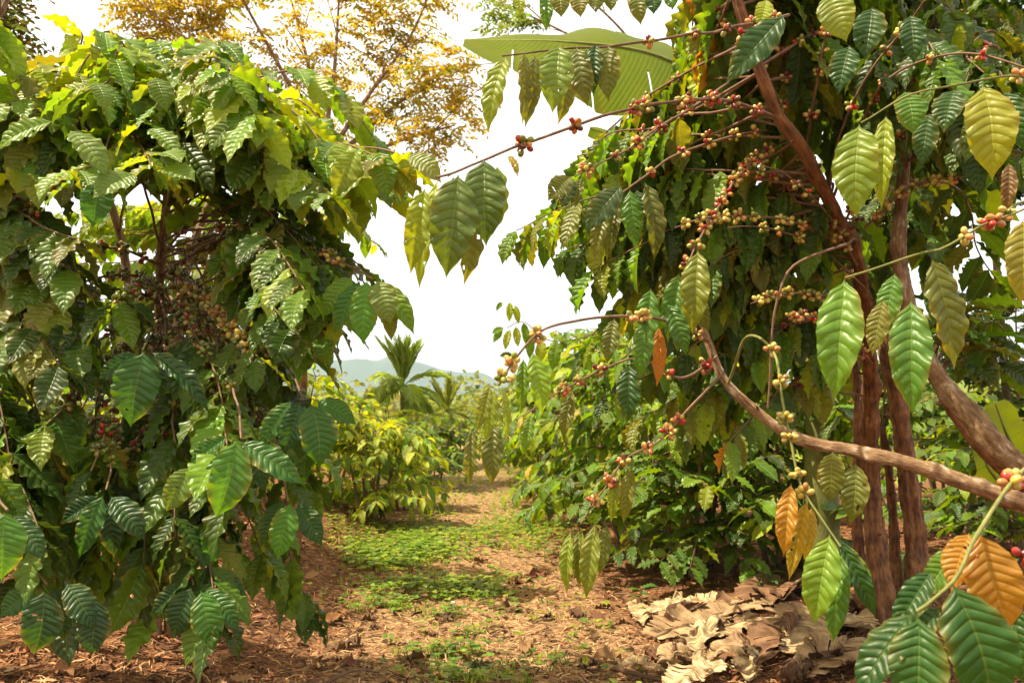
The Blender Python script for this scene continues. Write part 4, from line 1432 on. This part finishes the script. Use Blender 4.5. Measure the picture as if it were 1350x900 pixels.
# long shoot over the path
TR.branch([P(1045, 165, 3.0), P(1005, 148, 2.9), P(950, 132, 2.75), P(880, 135, 2.55), P(800, 152, 2.4), P(720, 180, 2.25), P(650, 207, 2.12), P(600, 228, 2.0), P(575, 234, 1.96)], .0065, .003, fruit=None, at=(.13, .22, .3, .36, .4, .5, .535, .69, .8), fpal=BP_R, nb=(6, 15), hero=[
    (604, 230, 588, 367, 60, 1.95, (.07, .12, .018)), (638, 210, 641, 325, 54, 2.0, (.06, .11, .018)), (560, 248, 541, 362, 34, 1.98, YG), (578, 236, 553, 382, 36, 2.0, YG, -.02, -.5), (612, 260, 611, 377, 34, 2.03, OL, -.02, .6), (655, 218, 640, 316, 26, 2.05, HY, -.02, .8), (598, 232, 580, 350, 30, 2.05, HO), (670, 205, 683, 234, 9, 2.12, YE, -.02, .4)], m=M_TWIG, **CR)
TR.branch([P(1040, 20, 2.75), P(1000, 30, 2.65), P(930, 44, 2.5), P(870, 53, 2.42), P(800, 60, 2.35), P(735, 66, 2.3), P(662, 74, 2.25)], .0055, .0025, fruit=None, at=(.1, .2, .32, .45, .6), fpal=BP_R, hero=[
    (668, 74, 644, 176, 30, 2.2, HY, -.02, -.4), (690, 70, 688, 166, 22, 2.22, OL, -.02, .5), (705, 72, 692, 170, 26, 2.25, HO, -.02, .3), (737, 60, 728, 150, 42, 2.2, (.12, .2, .03)), (742, 84, 735, 166, 24, 2.28, OL, -.02, .5), (760, 62, 775, 142, 30, 2.28, HO), (785, 58, 782, 128, 22, 2.3, HD), (803, 60, 802, 134, 32, 2.3, HO), (775, 64, 764, 125, 22, 2.32, HO)], m=M_TWIG, **CR)
TR.branch([P(1010, 172, 3.1), P(950, 185, 3.0), P(900, 201, 2.95), P(860, 225, 2.9), P(820, 255, 2.85), P(795, 275, 2.8)], .006, .003, fruit=None, at=(.1, .22, .36, .5, .7), fpal=BP_R, hero=[
    (820, 245, 770, 305, 34, 2.8, (.04, .08, .03)), (812, 262, 800, 345, 22, 2.85, HO), (830, 250, 838, 330, 26, 2.9, HG), (850, 240, 862, 345, 26, 2.9, HO, -.02, .4), (800, 272, 782, 345, 22, 2.82, OL), (840, 250, 850, 312, 26, 2.95, HD)], m=M_TWIG, **CR)
TR.branch([P(960, 110, 2.9), P(905, 147, 2.8), P(865, 170, 2.72), P(820, 200, 2.65), P(780, 222, 2.6), P(758, 233, 2.56)], .005, .0022, fruit=None, at=(.15, .3, .5, .65, .78, .93), fpal=BP_R, nb=(5, 13), hero=[
    (752, 233, 722, 265, 28, 2.55, HO), (756, 236, 740, 275, 20, 2.57, (.04, .07, .02)), (766, 234, 758, 275, 14, 2.58, HO)], m=M_TWIG, **CR)
TR.branch([P(1037, 185, 3.3), P(1000, 205, 3.1), P(972, 235, 2.95), P(945, 275, 2.85), P(925, 310, 2.75), P(912, 340, 2.7), P(900, 375, 2.65)], .006, .003, fruit=(.2, .97), fruit_p=1, fpal=BP_R, nb=(6, 13), hero=[
    (920, 330, 913, 442, 36, 2.6, (.16, .2, .02)), (895, 360, 880, 452, 30, 2.65, HG), (905, 372, 935, 440, 24, 2.7, HO), (858, 380, 845, 470, 30, 2.7, HG), (868, 430, 866, 510, 11, 2.7, OR, -.02, .3)], m=M_TWIG, **CR)
TN.branch([P(935, 450, 2.85), P(885, 424, 2.6), P(830, 416, 2.45), P(770, 420, 2.35), P(715, 436, 2.25), P(680, 472, 2.2), P(657, 508, 2.15)], .0055, .0028, fruit=None, at=(.12, .3, .46, .5, .84, .93, .99), fpal=BP_Y, nb=(5, 12), hero=[
    (646, 508, 627, 570, 18, 2.12, (.14, .18, .02)), (652, 512, 640, 585, 20, 2.15, HY), (662, 512, 668, 580, 14, 2.15, HY, -.02, .5), (622, 565, 618, 642, 14, 2.14, HO), (650, 556, 648, 640, 28, 2.16, HO), (640, 560, 632, 600, 12, 2.2, YG), (702, 464, 714, 548, 28, 2.3, (.16, .28, .02)), (690, 472, 686, 548, 16, 2.35, LT), (850, 420, 842, 500, 26, 2.5, HG), (810, 420, 800, 480, 22, 2.5, HO), (880, 400, 905, 470, 26, 2.6, HG)], m=M_TWIG, **CR)
TN.branch([P(945, 470, 2.8), P(895, 500, 2.72), P(840, 472, 2.7), P(790, 488, 2.65), P(735, 518, 2.6), P(690, 548, 2.55)], .005, .0022, fruit=None, at=(.1, .3, .45, .62, .72, .82), fpal=BP_R, nb=(6, 15), hero=[
    (755, 515, 742, 580, 18, 2.65, HO), (830, 480, 826, 560, 30, 2.75, HD), (700, 545, 690, 600, 16, 2.6, LT)], m=M_TWIG, **CR)
TN.branch([P(955, 490, 2.8), P(915, 530, 2.75), P(870, 580, 2.7), P(825, 605, 2.68), P(795, 645, 2.66), P(775, 675, 2.64), P(765, 690, 2.62)], .005, .0022, fruit=(.35, .98), fruit_p=1, fpal=([B_ORA, B_RED, B_YEL, B_BRN], [40, 30, 20, 10]), nb=(8, 18), hero=[
    (752, 700, 748, 782, 15, 2.6, HY, -.02, -.4), (762, 698, 764, 776, 16, 2.62, OL), (784, 690, 773, 790, 26, 2.58, (.13, .17, .02)), (768, 700, 756, 762, 14, 2.64, LT), (800, 690, 790, 760, 20, 2.66, HO), (832, 615, 822, 690, 20, 2.7, OL), (815, 612, 806, 690, 14, 2.7, HY)], m=M_TWIG, **CR)
TR.branch([P(1125, 330, 3.38), P(1128, 315, 3.1), P(1113, 323, 2.9), P(1060, 343, 2.82), P(1030, 375, 2.8), P(1018, 445, 2.8), P(1012, 538, 2.8)], .006, .0035, fruit=None, m=M_TWIG, **CR)
TN.branch([P(960, 505, 2.78), P(985, 445, 2.6), P(1022, 468, 2.4), P(1032, 530, 2.3), P(1043, 583, 2.25), P(1055, 638, 2.2), P(1080, 680, 2.15), P(1108, 720, 2.1)], .005, .0028, fruit=None, at=(.42, .55, .66, .7, .82, .86), fpal=BP_Y, nb=(6, 14), m=M_GREENTWIG, hero=[
    (1043, 637, 1033, 733, 27, 2.18, (.36, .19, .02)), (1063, 660, 1040, 765, 17, 2.2, (.25, .2, .02)), (1070, 668, 1060, 738, 18, 2.22, YE), (1094, 704, 1073, 823, 46, 2.05, (.13, .24, .02)), (1110, 728, 1098, 848, 32, 2.08, HG), (1106, 708, 1155, 815, 22, 2.12, HD), (1112, 715, 1150, 790, 22, 2.15, HG), (1098, 595, 1095, 662, 34, 2.25, OL), (1128, 610, 1122, 690, 34, 2.3, HO)], **CR)
TN.branch([P(1440, 245, 2.4), P(1350, 268, 2.1), P(1300, 296, 2.0), P(1245, 326, 1.95), P(1212, 333, 1.95), P(1160, 352, 1.93), P(1114, 366, 1.9)], .005, .0022, fruit=None, at=(.55, .64, .7), fpal=BP_Y, nb=(5, 10), m=M_GREENTWIG, hero=[
    (1113, 368, 1099, 530, 54, 1.85, (.09, .2, .018), -.05), (1201, 396, 1203, 548, 50, 1.9, (.055, .15, .02), -.05), (1228, 340, 1258, 488, 50, 1.95, HO, -.02, .5), (1165, 395, 1150, 470, 28, 2.05, (.12, .13, .02)), (1240, 345, 1230, 430, 34, 2.1, HD), (1180, 360, 1165, 440, 30, 2.1, HG)], **CR)
TN.branch([P(1440, 245, 2.4), P(1340, 280, 2.0), P(1292, 298, 1.95)], .004, .0025, fruit=None, at=(.97,), fpal=BP_RED, nb=(7, 10), m=M_GREENTWIG, hero=[(1348, 290, 1345, 402, 42, 1.8, (.2, .2, .03), -.02, .3), (1330, 215, 1325, 285, 18, 2.1, BR)], **CR)
TN.branch([P(1440, 90, 2.4), P(1350, 100, 2.15), P(1290, 108, 2.05), P(1205, 123, 2.05), P(1135, 162, 2.05)], .0045, .002, fruit=None, at=(.45, .5), fpal=([B_ORA, B_YEL, B_BRN], [2, 1, 1]), nb=(4, 6), m=M_GREENTWIG, hero=[
    (1295, 113, 1308, 238, 58, 2.0, (.2, .23, .018)), (1133, 164, 1129, 288, 54, 2.0, (.15, .24, .02)), (1168, 152, 1162, 278, 28, 2.05, HY), (1192, 121, 1203, 178, 50, 2.1, HG), (1258, 118, 1244, 175, 36, 2.15, HD), (1225, 150, 1215, 220, 30, 2.2, HD), (1325, 120, 1350, 200, 34, 2.2, HD)], **CR)
TR.branch([P(1092, 262, 3.15), P(1105, 185, 3.0), P(1130, 125, 2.8), P(1150, 90, 2.7), P(1195, 35, 2.6), P(1220, 0, 2.5)], .005, .003, fruit=(.4, .9), fruit_p=.6, fpal=BP_R, m=M_TWIG, hero=[(1090, -8, 1116, 56, 44, 2.2, (.16, .22, .03)), (1035, 20, 956, 112, 44, 2.3, HD, .0, 0, .3), (1010, 0, 1000, 40, 20, 2.4, YG), (1150, 10, 1140, 80, 38, 2.6, HD), (1200, 20, 1205, 85, 30, 2.5, HD), (1120, 60, 1105, 125, 34, 2.6, HD)], **CR)
TR.branch([P(1060, 215, 3.2), P(1075, 120, 3.0), P(1090, 40, 2.9), P(1110, -30, 2.8)], .006, .003, fruit=(.1, .9), fruit_p=.7, fpal=BP_R, m=M_TWIG, **CR)
TR.branch([P(1095, 270, 3.2), P(1130, 180, 3.0), P(1165, 110, 2.8), P(1230, 78, 2.7), P(1290, 72, 2.6), P(1360, 92, 2.5)], .006, .003, fruit=(.2, .9), fruit_p=.5, fpal=BP_R, m=M_TWIG, **CR)
for (x0, y0, x1, y1, d0, d1) in ((1070, 240, 960, 30, 3.2, 2.8), (1110, 300, 1230, 150, 3.2, 2.7), (1130, 350, 1010, 220, 3.3, 2.8), (1140, 380, 960, 300, 3.4, 2.9), (1140, 300, 1300, 240, 3.2, 2.7), (1140, 430, 990, 400, 3.5, 2.9), (1120, 330, 890, 300, 3.3, 2.7), (1150, 480, 1040, 420, 3.6, 3.0)):
    a_, b_ = P(x0, y0, d0), P(x1, y1, d1)
    TR.branch([a_, a_ * .6 + b_ * .4 + UP * .08, a_ * .2 + b_ * .8 + UP * .05, b_], .005, .0022, fruit=(.15, .98), fruit_p=.75, fpal=BP_R if x0 % 20 else BP_Y, nb=(5, 12), m=M_TWIG, **CR)
# bottom corner spray
TN.branch([P(1450, 560, 1.8), P(1360, 615, 1.6), P(1320, 655, 1.5), P(1285, 708, 1.42), P(1262, 758, 1.38), P(1228, 790, 1.36), P(1208, 806, 1.35)], .005, .003, fruit=None, at=(.16, .28, .52, .56), fpal=([B_YEL, B_ORA, B_RED], [4, 3, 2]), nb=(5, 9), m=M_GREENTWIG, hero=[
    (1256, 770, 1305, 935, 88, 1.33, (.022, .085, .014)), (1211, 812, 1208, 950, 72, 1.34, (.024, .09, .014)), (1203, 806, 1128, 925, 52, 1.36, HD, -.02, -.3), (1228, 752, 1176, 838, 36, 1.42, HD), (1262, 720, 1215, 790, 34, 1.5, HG), (1290, 702, 1330, 835, 70, 1.44, (.26, .13, .015)), (1278, 702, 1254, 780, 40, 1.46, (.3, .15, .02)), (1305, 712, 1345, 800, 40, 1.5, OL), (1330, 790, 1352, 905, 50, 1.5, HD), (1240, 800, 1150, 880, 40, 1.4, HD)], **CR)
TN.branch([P(1450, 640, 1.8), P(1400, 730, 1.6), P(1340, 740, 1.5), P(1330, 790, 1.48)], .004, .0025, fruit=None, at=(.55, .7, .85), fpal=BP_RED, nb=(3, 5), m=M_GREENTWIG, **CR)
# hanging row along the top
TR.branch([P(1000, -45, 2.6), P(900, -25, 2.4), P(800, -18, 2.3), P(722, -12, 2.25)], .005, .0025, fruit=None, m=M_TWIG, hero=[
    (x, -14 + R.uniform(-4, 4), x + R.uniform(-6, 8), yt, w_, 2.3 + R.uniform(-.08, .1), c_) for x, yt, w_, c_ in ((684, 22, 14, YG), (722, 44, 18, HG), (738, 24, 24, OL), (764, 24, 22, OL), (788, 18, 22, HO), (808, 16, 18, HO), (838, 34, 24, HO), (858, 20, 20, HD), (880, 14, 20, HG))], **CR)
# leafy shoots that fill the edge
kwN = dict(pal=PAL_RD, leaf_from=.35, droop=1.6, ll=(.18, .24), fruit=(.1, .5), fruit_p=.4, fpal=BP_R, spacing=.08, nb=(4, 9))
TN.zone([(1230, 20), (1350, 20), (1350, 230), (1240, 200)], 11, (2.6, 3.6), rise=(0, .3), arch=(.05, .15), **kwN)
TN.zone([(1130, 60), (1240, 40), (1240, 230), (1140, 200)], 10, (2.7, 3.6), rise=(0, .3), arch=(.05, .15), **kwN)
TN.zone([(1270, 360), (1350, 330), (1350, 480), (1290, 500)], 5, (3.0, 3.6), rise=(.1, .4), arch=(.05, .15), **dict(kwN, droop=.6))
TR.finish(98)
TN.finish(96)
# ================================================================== what lies on the ground
def shade_clear(x, y):
    return True


# dry banana leaves: each one a crumpled blade with its midrib
DRYC = [(.42, .295, .16), (.33, .215, .115), (.19, .10, .05), (.10, .05, .026), (.50, .38, .22)]
GRP_D = 'dry banana leaves under the red trunks'
dry = [
    (848, 812, 950, 806, .12, 4, 'palest torn dry banana leaf, farthest from the red trunks', .02),
    (862, 845, 1010, 815, .15, 1, 'long buff dry banana leaf with a straight bare midrib', .03),
    (950, 815, 1070, 800, .15, 2, 'brown curled dry banana leaf along the back of the pile', .05),
    (1028, 815, 1062, 770, .17, 3, 'upright brown dry banana leaf with a round end beneath the bright green leaf', .03),
    (905, 850, 1000, 835, .11, 0, 'ragged pale dry banana leaf in the middle of the pile', .03),
    (985, 865, 1080, 835, .15, 1, 'wrinkled tan dry banana leaf folded over in the pile', .05),
    (1000, 885, 1060, 850, .14, 2, 'rusty brown curled dry banana leaf near the front of the pile', .06),
    (1050, 885, 1130, 850, .15, 0, 'buff dry banana leaf lying flat at the foot of the trunks', .03),
    (885, 905, 960, 885, .10, 4, 'pale dry banana leaf at the bottom edge of the picture', .03),
    (1075, 850, 1150, 815, .16, 3, 'dark brown dry banana leaf leaning against the red trunk', .05),
    (1055, 910, 1150, 890, .14, 1, 'dry banana leaf partly under the corner spray of dark leaves', .04),
    (930, 880, 1010, 868, .09, 1, 'narrow twisted dry banana leaf in front of the pile', .05),
]
for q in range(22):
    x0, y0 = R.uniform(840, 1120), R.uniform(800, 905)
    if y0 < 900 - (x0 - 840) * .25 - 90:
        y0 += 40
    dry.append((x0, y0, x0 + R.uniform(-60, 60), y0 + R.uniform(-22, 22), R.uniform(.05, .09), R.randint(5), 'small torn scrap of dry banana leaf lying in the brown pile', R.uniform(.02, .05)))
for k, (x0, y0, x1, y1, wd, ci, lab, cr) in enumerate(dry):
    a, b = G(x0, y0), G(x1, y1)
    z = .03 + .014 * (k % 4)
    up_end = .16 if 'upright' in lab else R.uniform(.01, .05)
    mid = [a + UP * (z * .6), a * .65 + b * .35 + UP * (z + .04), a * .3 + b * .7 + UP * (z + .03) + R.normal(0, .02, 3) * [1, 1, 0], b + UP * (z + up_end)]
    mb = MB()
    aL = R.uniform(-.15, .35, 4)
    aR = R.uniform(-.15, .35, 4)
    if R.rand() < .5:
        aR = aR + np.linspace(0, 1.9, 4) * (1 if R.rand() < .5 else -.0)
    if 'upright' in lab:
        aL, aR = np.array([.2, .1, .1, .1]), np.array([.3, .2, .1, .1])
        mid = [a + UP * .03, a * .6 + b * .4 + UP * .06, b + UP * .10, b + UP * .2 + [.03, .02, 0]]
    blade(mb, mid, wd * .95, aL, aR, nu=100, nv=13, slits=0 if 'upright' in lab else 9, slitj=.22, rips=0 if 'upright' in lab else 3, col=DRYC[ci], tear=.03, wavy=.008, crumple=cr * .75, up=UP + (np.array([-.5, -.8, 0]) if 'upright' in lab else 0))
    V = mb.v[0]
    g = gz(V[:, 0], V[:, 1]) + .006
    if 'upright' not in lab:
        V[:, 2] = g + (V[:, 2] - g) * .6
    V[:, 2] = np.maximum(V[:, 2], g + R.uniform(0, .004, len(V)))
    base = np.array([*a[:2], float(gz(a[0], a[1]))])
    o = tag(mb.build('dry_banana_leaf', M_DRYBLADE, None, base), lab, 'dry leaf', GRP_D)
    if 'scrap' in lab:
        continue
    mb = MB()
    c = spline(mid, 40)
    c[:, 2] = gz(c[:, 0], c[:, 1]) + (c[:, 2] - gz(c[:, 0], c[:, 1])) * (1 if 'upright' in lab else .6)
    tube(mb, c + UP * .006, np.linspace(.011, .004, 40), 7, .05, np.array(DRYC[ci]) * .7)
    mb.build('midrib', M_DRY, o, base)

# fallen coffee leaves on the path
fl = [(555, 780, BR), (500, 812, BR), (598, 805, (.06, .03, .015)), (640, 775, BR), (690, 765, (.13, .05, .02)), (720, 755, (.16, .04, .03)), (735, 812, (.05, .025, .015)),
      (760, 815, (.07, .03, .015)), (650, 800, BR), (560, 830, (.08, .035, .02)), (475, 845, (.08, .04, .02)), (470, 880, (.12, .04, .025)), (520, 880, BR), (650, 880, (.05, .03, .02)),
      (700, 850, (.2, .11, .05)), (760, 880, (.06, .03, .02)), (800, 785, (.14, .05, .02)), (620, 740, BR), (655, 720, (.12, .05, .03)), (585, 690, BR), (780, 845, BR), (830, 870, (.22, .12, .05)), (540, 750, (.1, .04, .02)), (445, 790, BR), (455, 820, (.1, .05, .03)), (430, 860, BR)]
for k, (x, y, c) in enumerate(fl):
    p = G(x, y)
    mb = MB()
    a = R.uniform(0, 6.28)
    put_leaf(mb, T_DEAD[k % len(T_DEAD)], p + UP * .02, [math.cos(a), math.sin(a), .05], UP + R.normal(0, .2, 3), R.uniform(.11, .18), R.uniform(.8, 1.2), c)
    V = mb.v[0]
    V[:, 2] += -V[:, 2].min() + p[2] - .002
    tag(mb.build('fallen_leaf', M_DRYLEAF, None, p), 'small dark curled dead coffee leaf lying on the path', 'fallen leaf', 'dead leaves scattered on the path')
for (x, y, c, lab) in ((175, 872, (.3, .3, .05), 'yellow-green fallen leaf on the shaded soil under the big tree'), (72, 890, (.14, .17, .03), 'dull green fallen leaf at the bottom corner'), (196, 833, (.5, .36, .2), 'pale tan fallen leaf under the big tree')):
    p = G(x, y)
    mb = MB()
    put_leaf(mb, T_FLAT[0], p + UP * .01, [1, -.15, .02], UP + [.1, -.3, 0], .17, 1, c)
    V = mb.v[0]
    V[:, 2] += -V[:, 2].min() + p[2]
    tag(mb.build('fallen_leaf', M_LEAF, None, p), lab, 'fallen leaf')

# twigs
tw = [(800, 780, 880, 800, .006), (690, 835, 760, 812, .005), (1010, 790, 1060, 800, .006), (430, 905, 500, 890, .008), (805, 878, 900, 900, .012), (760, 765, 840, 790, .005), (600, 770, 560, 790, .004), (470, 780, 430, 800, .006), (860, 742, 900, 760, .005)]
for x0, y0, x1, y1, r in tw:
    a, b = G(x0, y0) + UP * r, G(x1, y1) + UP * r
    mb = MB()
    c = spline([a, a * .6 + b * .4 + R.normal(0, .015, 3) + UP * .015, b], 16)
    c[:, 2] = np.maximum(c[:, 2], gz(c[:, 0], c[:, 1]) + r * .8)
    tube(mb, c, np.linspace(r, r * .5, 16), 6, .1)
    tag(mb.build('twig', M_TWIG, None, a), 'thin dry brown twig lying on the soil', 'twig', 'dry twigs on the ground')

# pebble
p = G(597, 787)
mb = MB()
V, F, T = uvsphere(10, 8)
W = p + V * [.017, .014, .012] + UP * .008
mb.add(W, F, None, (.75, .72, .68))
mb.add(W, T, None, (.75, .72, .68))
tag(mb.build('pebble', M_DRY, None, p), 'small white pebble on the path among green weeds', 'pebble')


# loose litter: straw, chips, bits of leaf
def litter():
    rs = np.random.RandomState(31)
    mb = MB()
    n = 52000
    y = 2.9 + 8.5 * rs.rand(n) ** 1.6
    x = rs.uniform(-.62, .62, n) * y
    z = gz(x, y)
    for k in range(n):
        a = rs.uniform(0, 6.28)
        ln = rs.uniform(.008, .07) ** 1.0
        wd = rs.uniform(.0008, .0032)
        u_ = rs.rand()
        on = abs(x[k] - pathx(y[k])) < .75
        if u_ < (.62 if on else .3):
            c = np.array((.46, .29, .145)) * rs.uniform(.6, 1.25)
        elif u_ < .8:
            c = np.array((.24, .10, .045)) * rs.uniform(.5, 1.4)
            wd *= 1.8
        else:
            c = np.array((.06, .028, .016)) * rs.uniform(.5, 1.5)
            wd *= 2.2
        d = np.array([math.cos(a), math.sin(a), rs.normal(0, .18)]) * ln / 2
        s = np.array([-math.sin(a), math.cos(a), rs.normal(0, .4)]) * wd
        p = np.array([x[k], y[k], z[k] + .004 + abs(d[2])])
        h = np.array([0, 0, rs.uniform(0, .3) * ln])
        mb.add([p - d - s, p - d + s, p + h * .5 + s, p + h * .5 - s, p + d + s * .5, p + d - s * .5], [(0, 3, 2, 1), (3, 5, 4, 2)], None, c)
    tag(mb.build('straw_litter', M_DRY), kind='stuff')
    mb = MB()
    for k in range(620):
        yy = 3.0 + 7 * rs.rand() ** 1.5
        xx = rs.uniform(-.62, .62) * yy
        if abs(xx - pathx(yy)) < .6 and rs.rand() < .85:
            continue
        a = rs.uniform(0, 6.28)
        c = np.array([(.11, .05, .025), (.2, .09, .04), (.06, .03, .018), (.32, .18, .09), (.16, .06, .03)][rs.randint(5)]) * rs.uniform(.7, 1.2)
        put_leaf(mb, T_DEAD[rs.randint(8)] if rs.rand() < .5 else T_MD[rs.randint(10)], np.array([xx, yy, float(gz(xx, yy)) + .012]), [math.cos(a), math.sin(a), rs.normal(0, .15)], UP + rs.normal(0, .35, 3), rs.uniform(.04, .13), rs.uniform(.8, 1.2), c)
    tag(mb.build('leaf_litter', M_DRYLEAF), kind='stuff')


litter()


def weeds():
    rs = np.random.RandomState(44)
    patches = [(528, 730, .22, .30, 1500), (555, 712, .3, .3, 700), (500, 745, .12, .15, 110), (545, 768, .2, .18, 240), (612, 772, .16, .16, 260), (515, 795, .1, .1, 50), (640, 712, .12, .3, 60), (705, 700, .3, .5, 600), (690, 725, .2, .25, 70), (650, 760, .1, .12, 40),
               (590, 862, .10, .06, 60), (610, 890, .14, .08, 70), (590, 800, .08, .06, 26), (660, 800, .3, .25, 50), (690, 870, .4, .3, 26), (490, 790, .3, .2, 40), (860, 870, .2, .15, 10), (480, 700, .2, .3, 60), (605, 640, .5, 1.6, 650), (590, 700, .1, .3, 30), (575, 672, .12, 1.2, 200), (668, 672, .15, 1.5, 260), (470, 800, .05, .05, 14), (730, 870, .05, .05, 12), (630, 830, .06, .05, 16), (780, 830, .08, .06, 10)]
    mb = MB()
    gm = MB()
    for px, py, sx, sy, n in patches:
        c0 = G(px, py)
        for k in range(n):
            x, y = c0[0] + rs.normal(0, sx), c0[1] + rs.normal(0, sy)
            z = float(gz(x, y))
            h = rs.uniform(.015, .055)
            col = np.array([(.15, .26, .02), (.21, .29, .025), (.11, .2, .02), (.26, .30, .04)][rs.randint(4)]) * rs.uniform(.8, 1.2)
            m = rs.randint(3, 6)
            a0 = rs.uniform(0, 6.28)
            if rs.rand() < .78:
                for q in range(m):
                    a = a0 + q * 6.28 / m
                    put_leaf(mb, T_QUAD[rs.randint(4)], np.array([x, y, z + h]), [math.cos(a), math.sin(a), rs.uniform(-.2, .4)], UP + rs.normal(0, .2, 3), rs.uniform(.018, .040), 1.25, col * rs.uniform(.85, 1.15))
            else:
                for q in range(m + 2):
                    a = rs.uniform(0, 6.28)
                    put_leaf(gm, T_QUAD[rs.randint(4)], np.array([x, y, z - .005]) + rs.normal(0, .012, 3) * [1, 1, 0], [math.cos(a) * .5, math.sin(a) * .5, 1], [math.cos(a), math.sin(a), -.3], rs.uniform(.03, .07), .16, col * rs.uniform(.8, 1.3))
    tag(mb.build('weeds', M_SMALL), kind='stuff')
    tag(gm.build('grass', M_SMALL), kind='stuff')


weeds()

# young seedlings
for (px, py, n, ln, h, lab) in ((745, 742, 4, .13, .12, 'small green seedling by the shaded edge of the path'), (590, 866, 6, .06, .05, 'small weed rosette in the middle of the path'), (718, 742, 3, .12, .13, 'thin pale seedling beside the hanging olive bunch'), (1012, 800, 3, .12, .11, 'dark seedling behind the dry banana leaves'), (845, 790, 5, .10, .09, 'tiny bright sapling on bare soil under the dark bush')):
    p = G(px, py)
    root = empty('seedling', p, lab, 'seedling')
    mb = MB()
    tube(mb, spline([p - UP * .01, p + UP * h], 6), np.linspace(.004, .002, 6), 6)
    mb.build('stem', M_GREENTWIG, root, p)
    mb = MB()
    for q in range(n):
        a = q * 2.4 + R.uniform(-.3, .3)
        put_leaf(mb, T_HI[q % 6], p + UP * h * (1 - .12 * q), [math.cos(a), math.sin(a), .1 - .1 * q], UP + R.normal(0, .1, 3), ln * R.uniform(.8, 1.1), 1, np.array((.05, .14, .02)) * R.uniform(.8, 1.4))
    mb.build('foliage', M_LEAF, root, p)
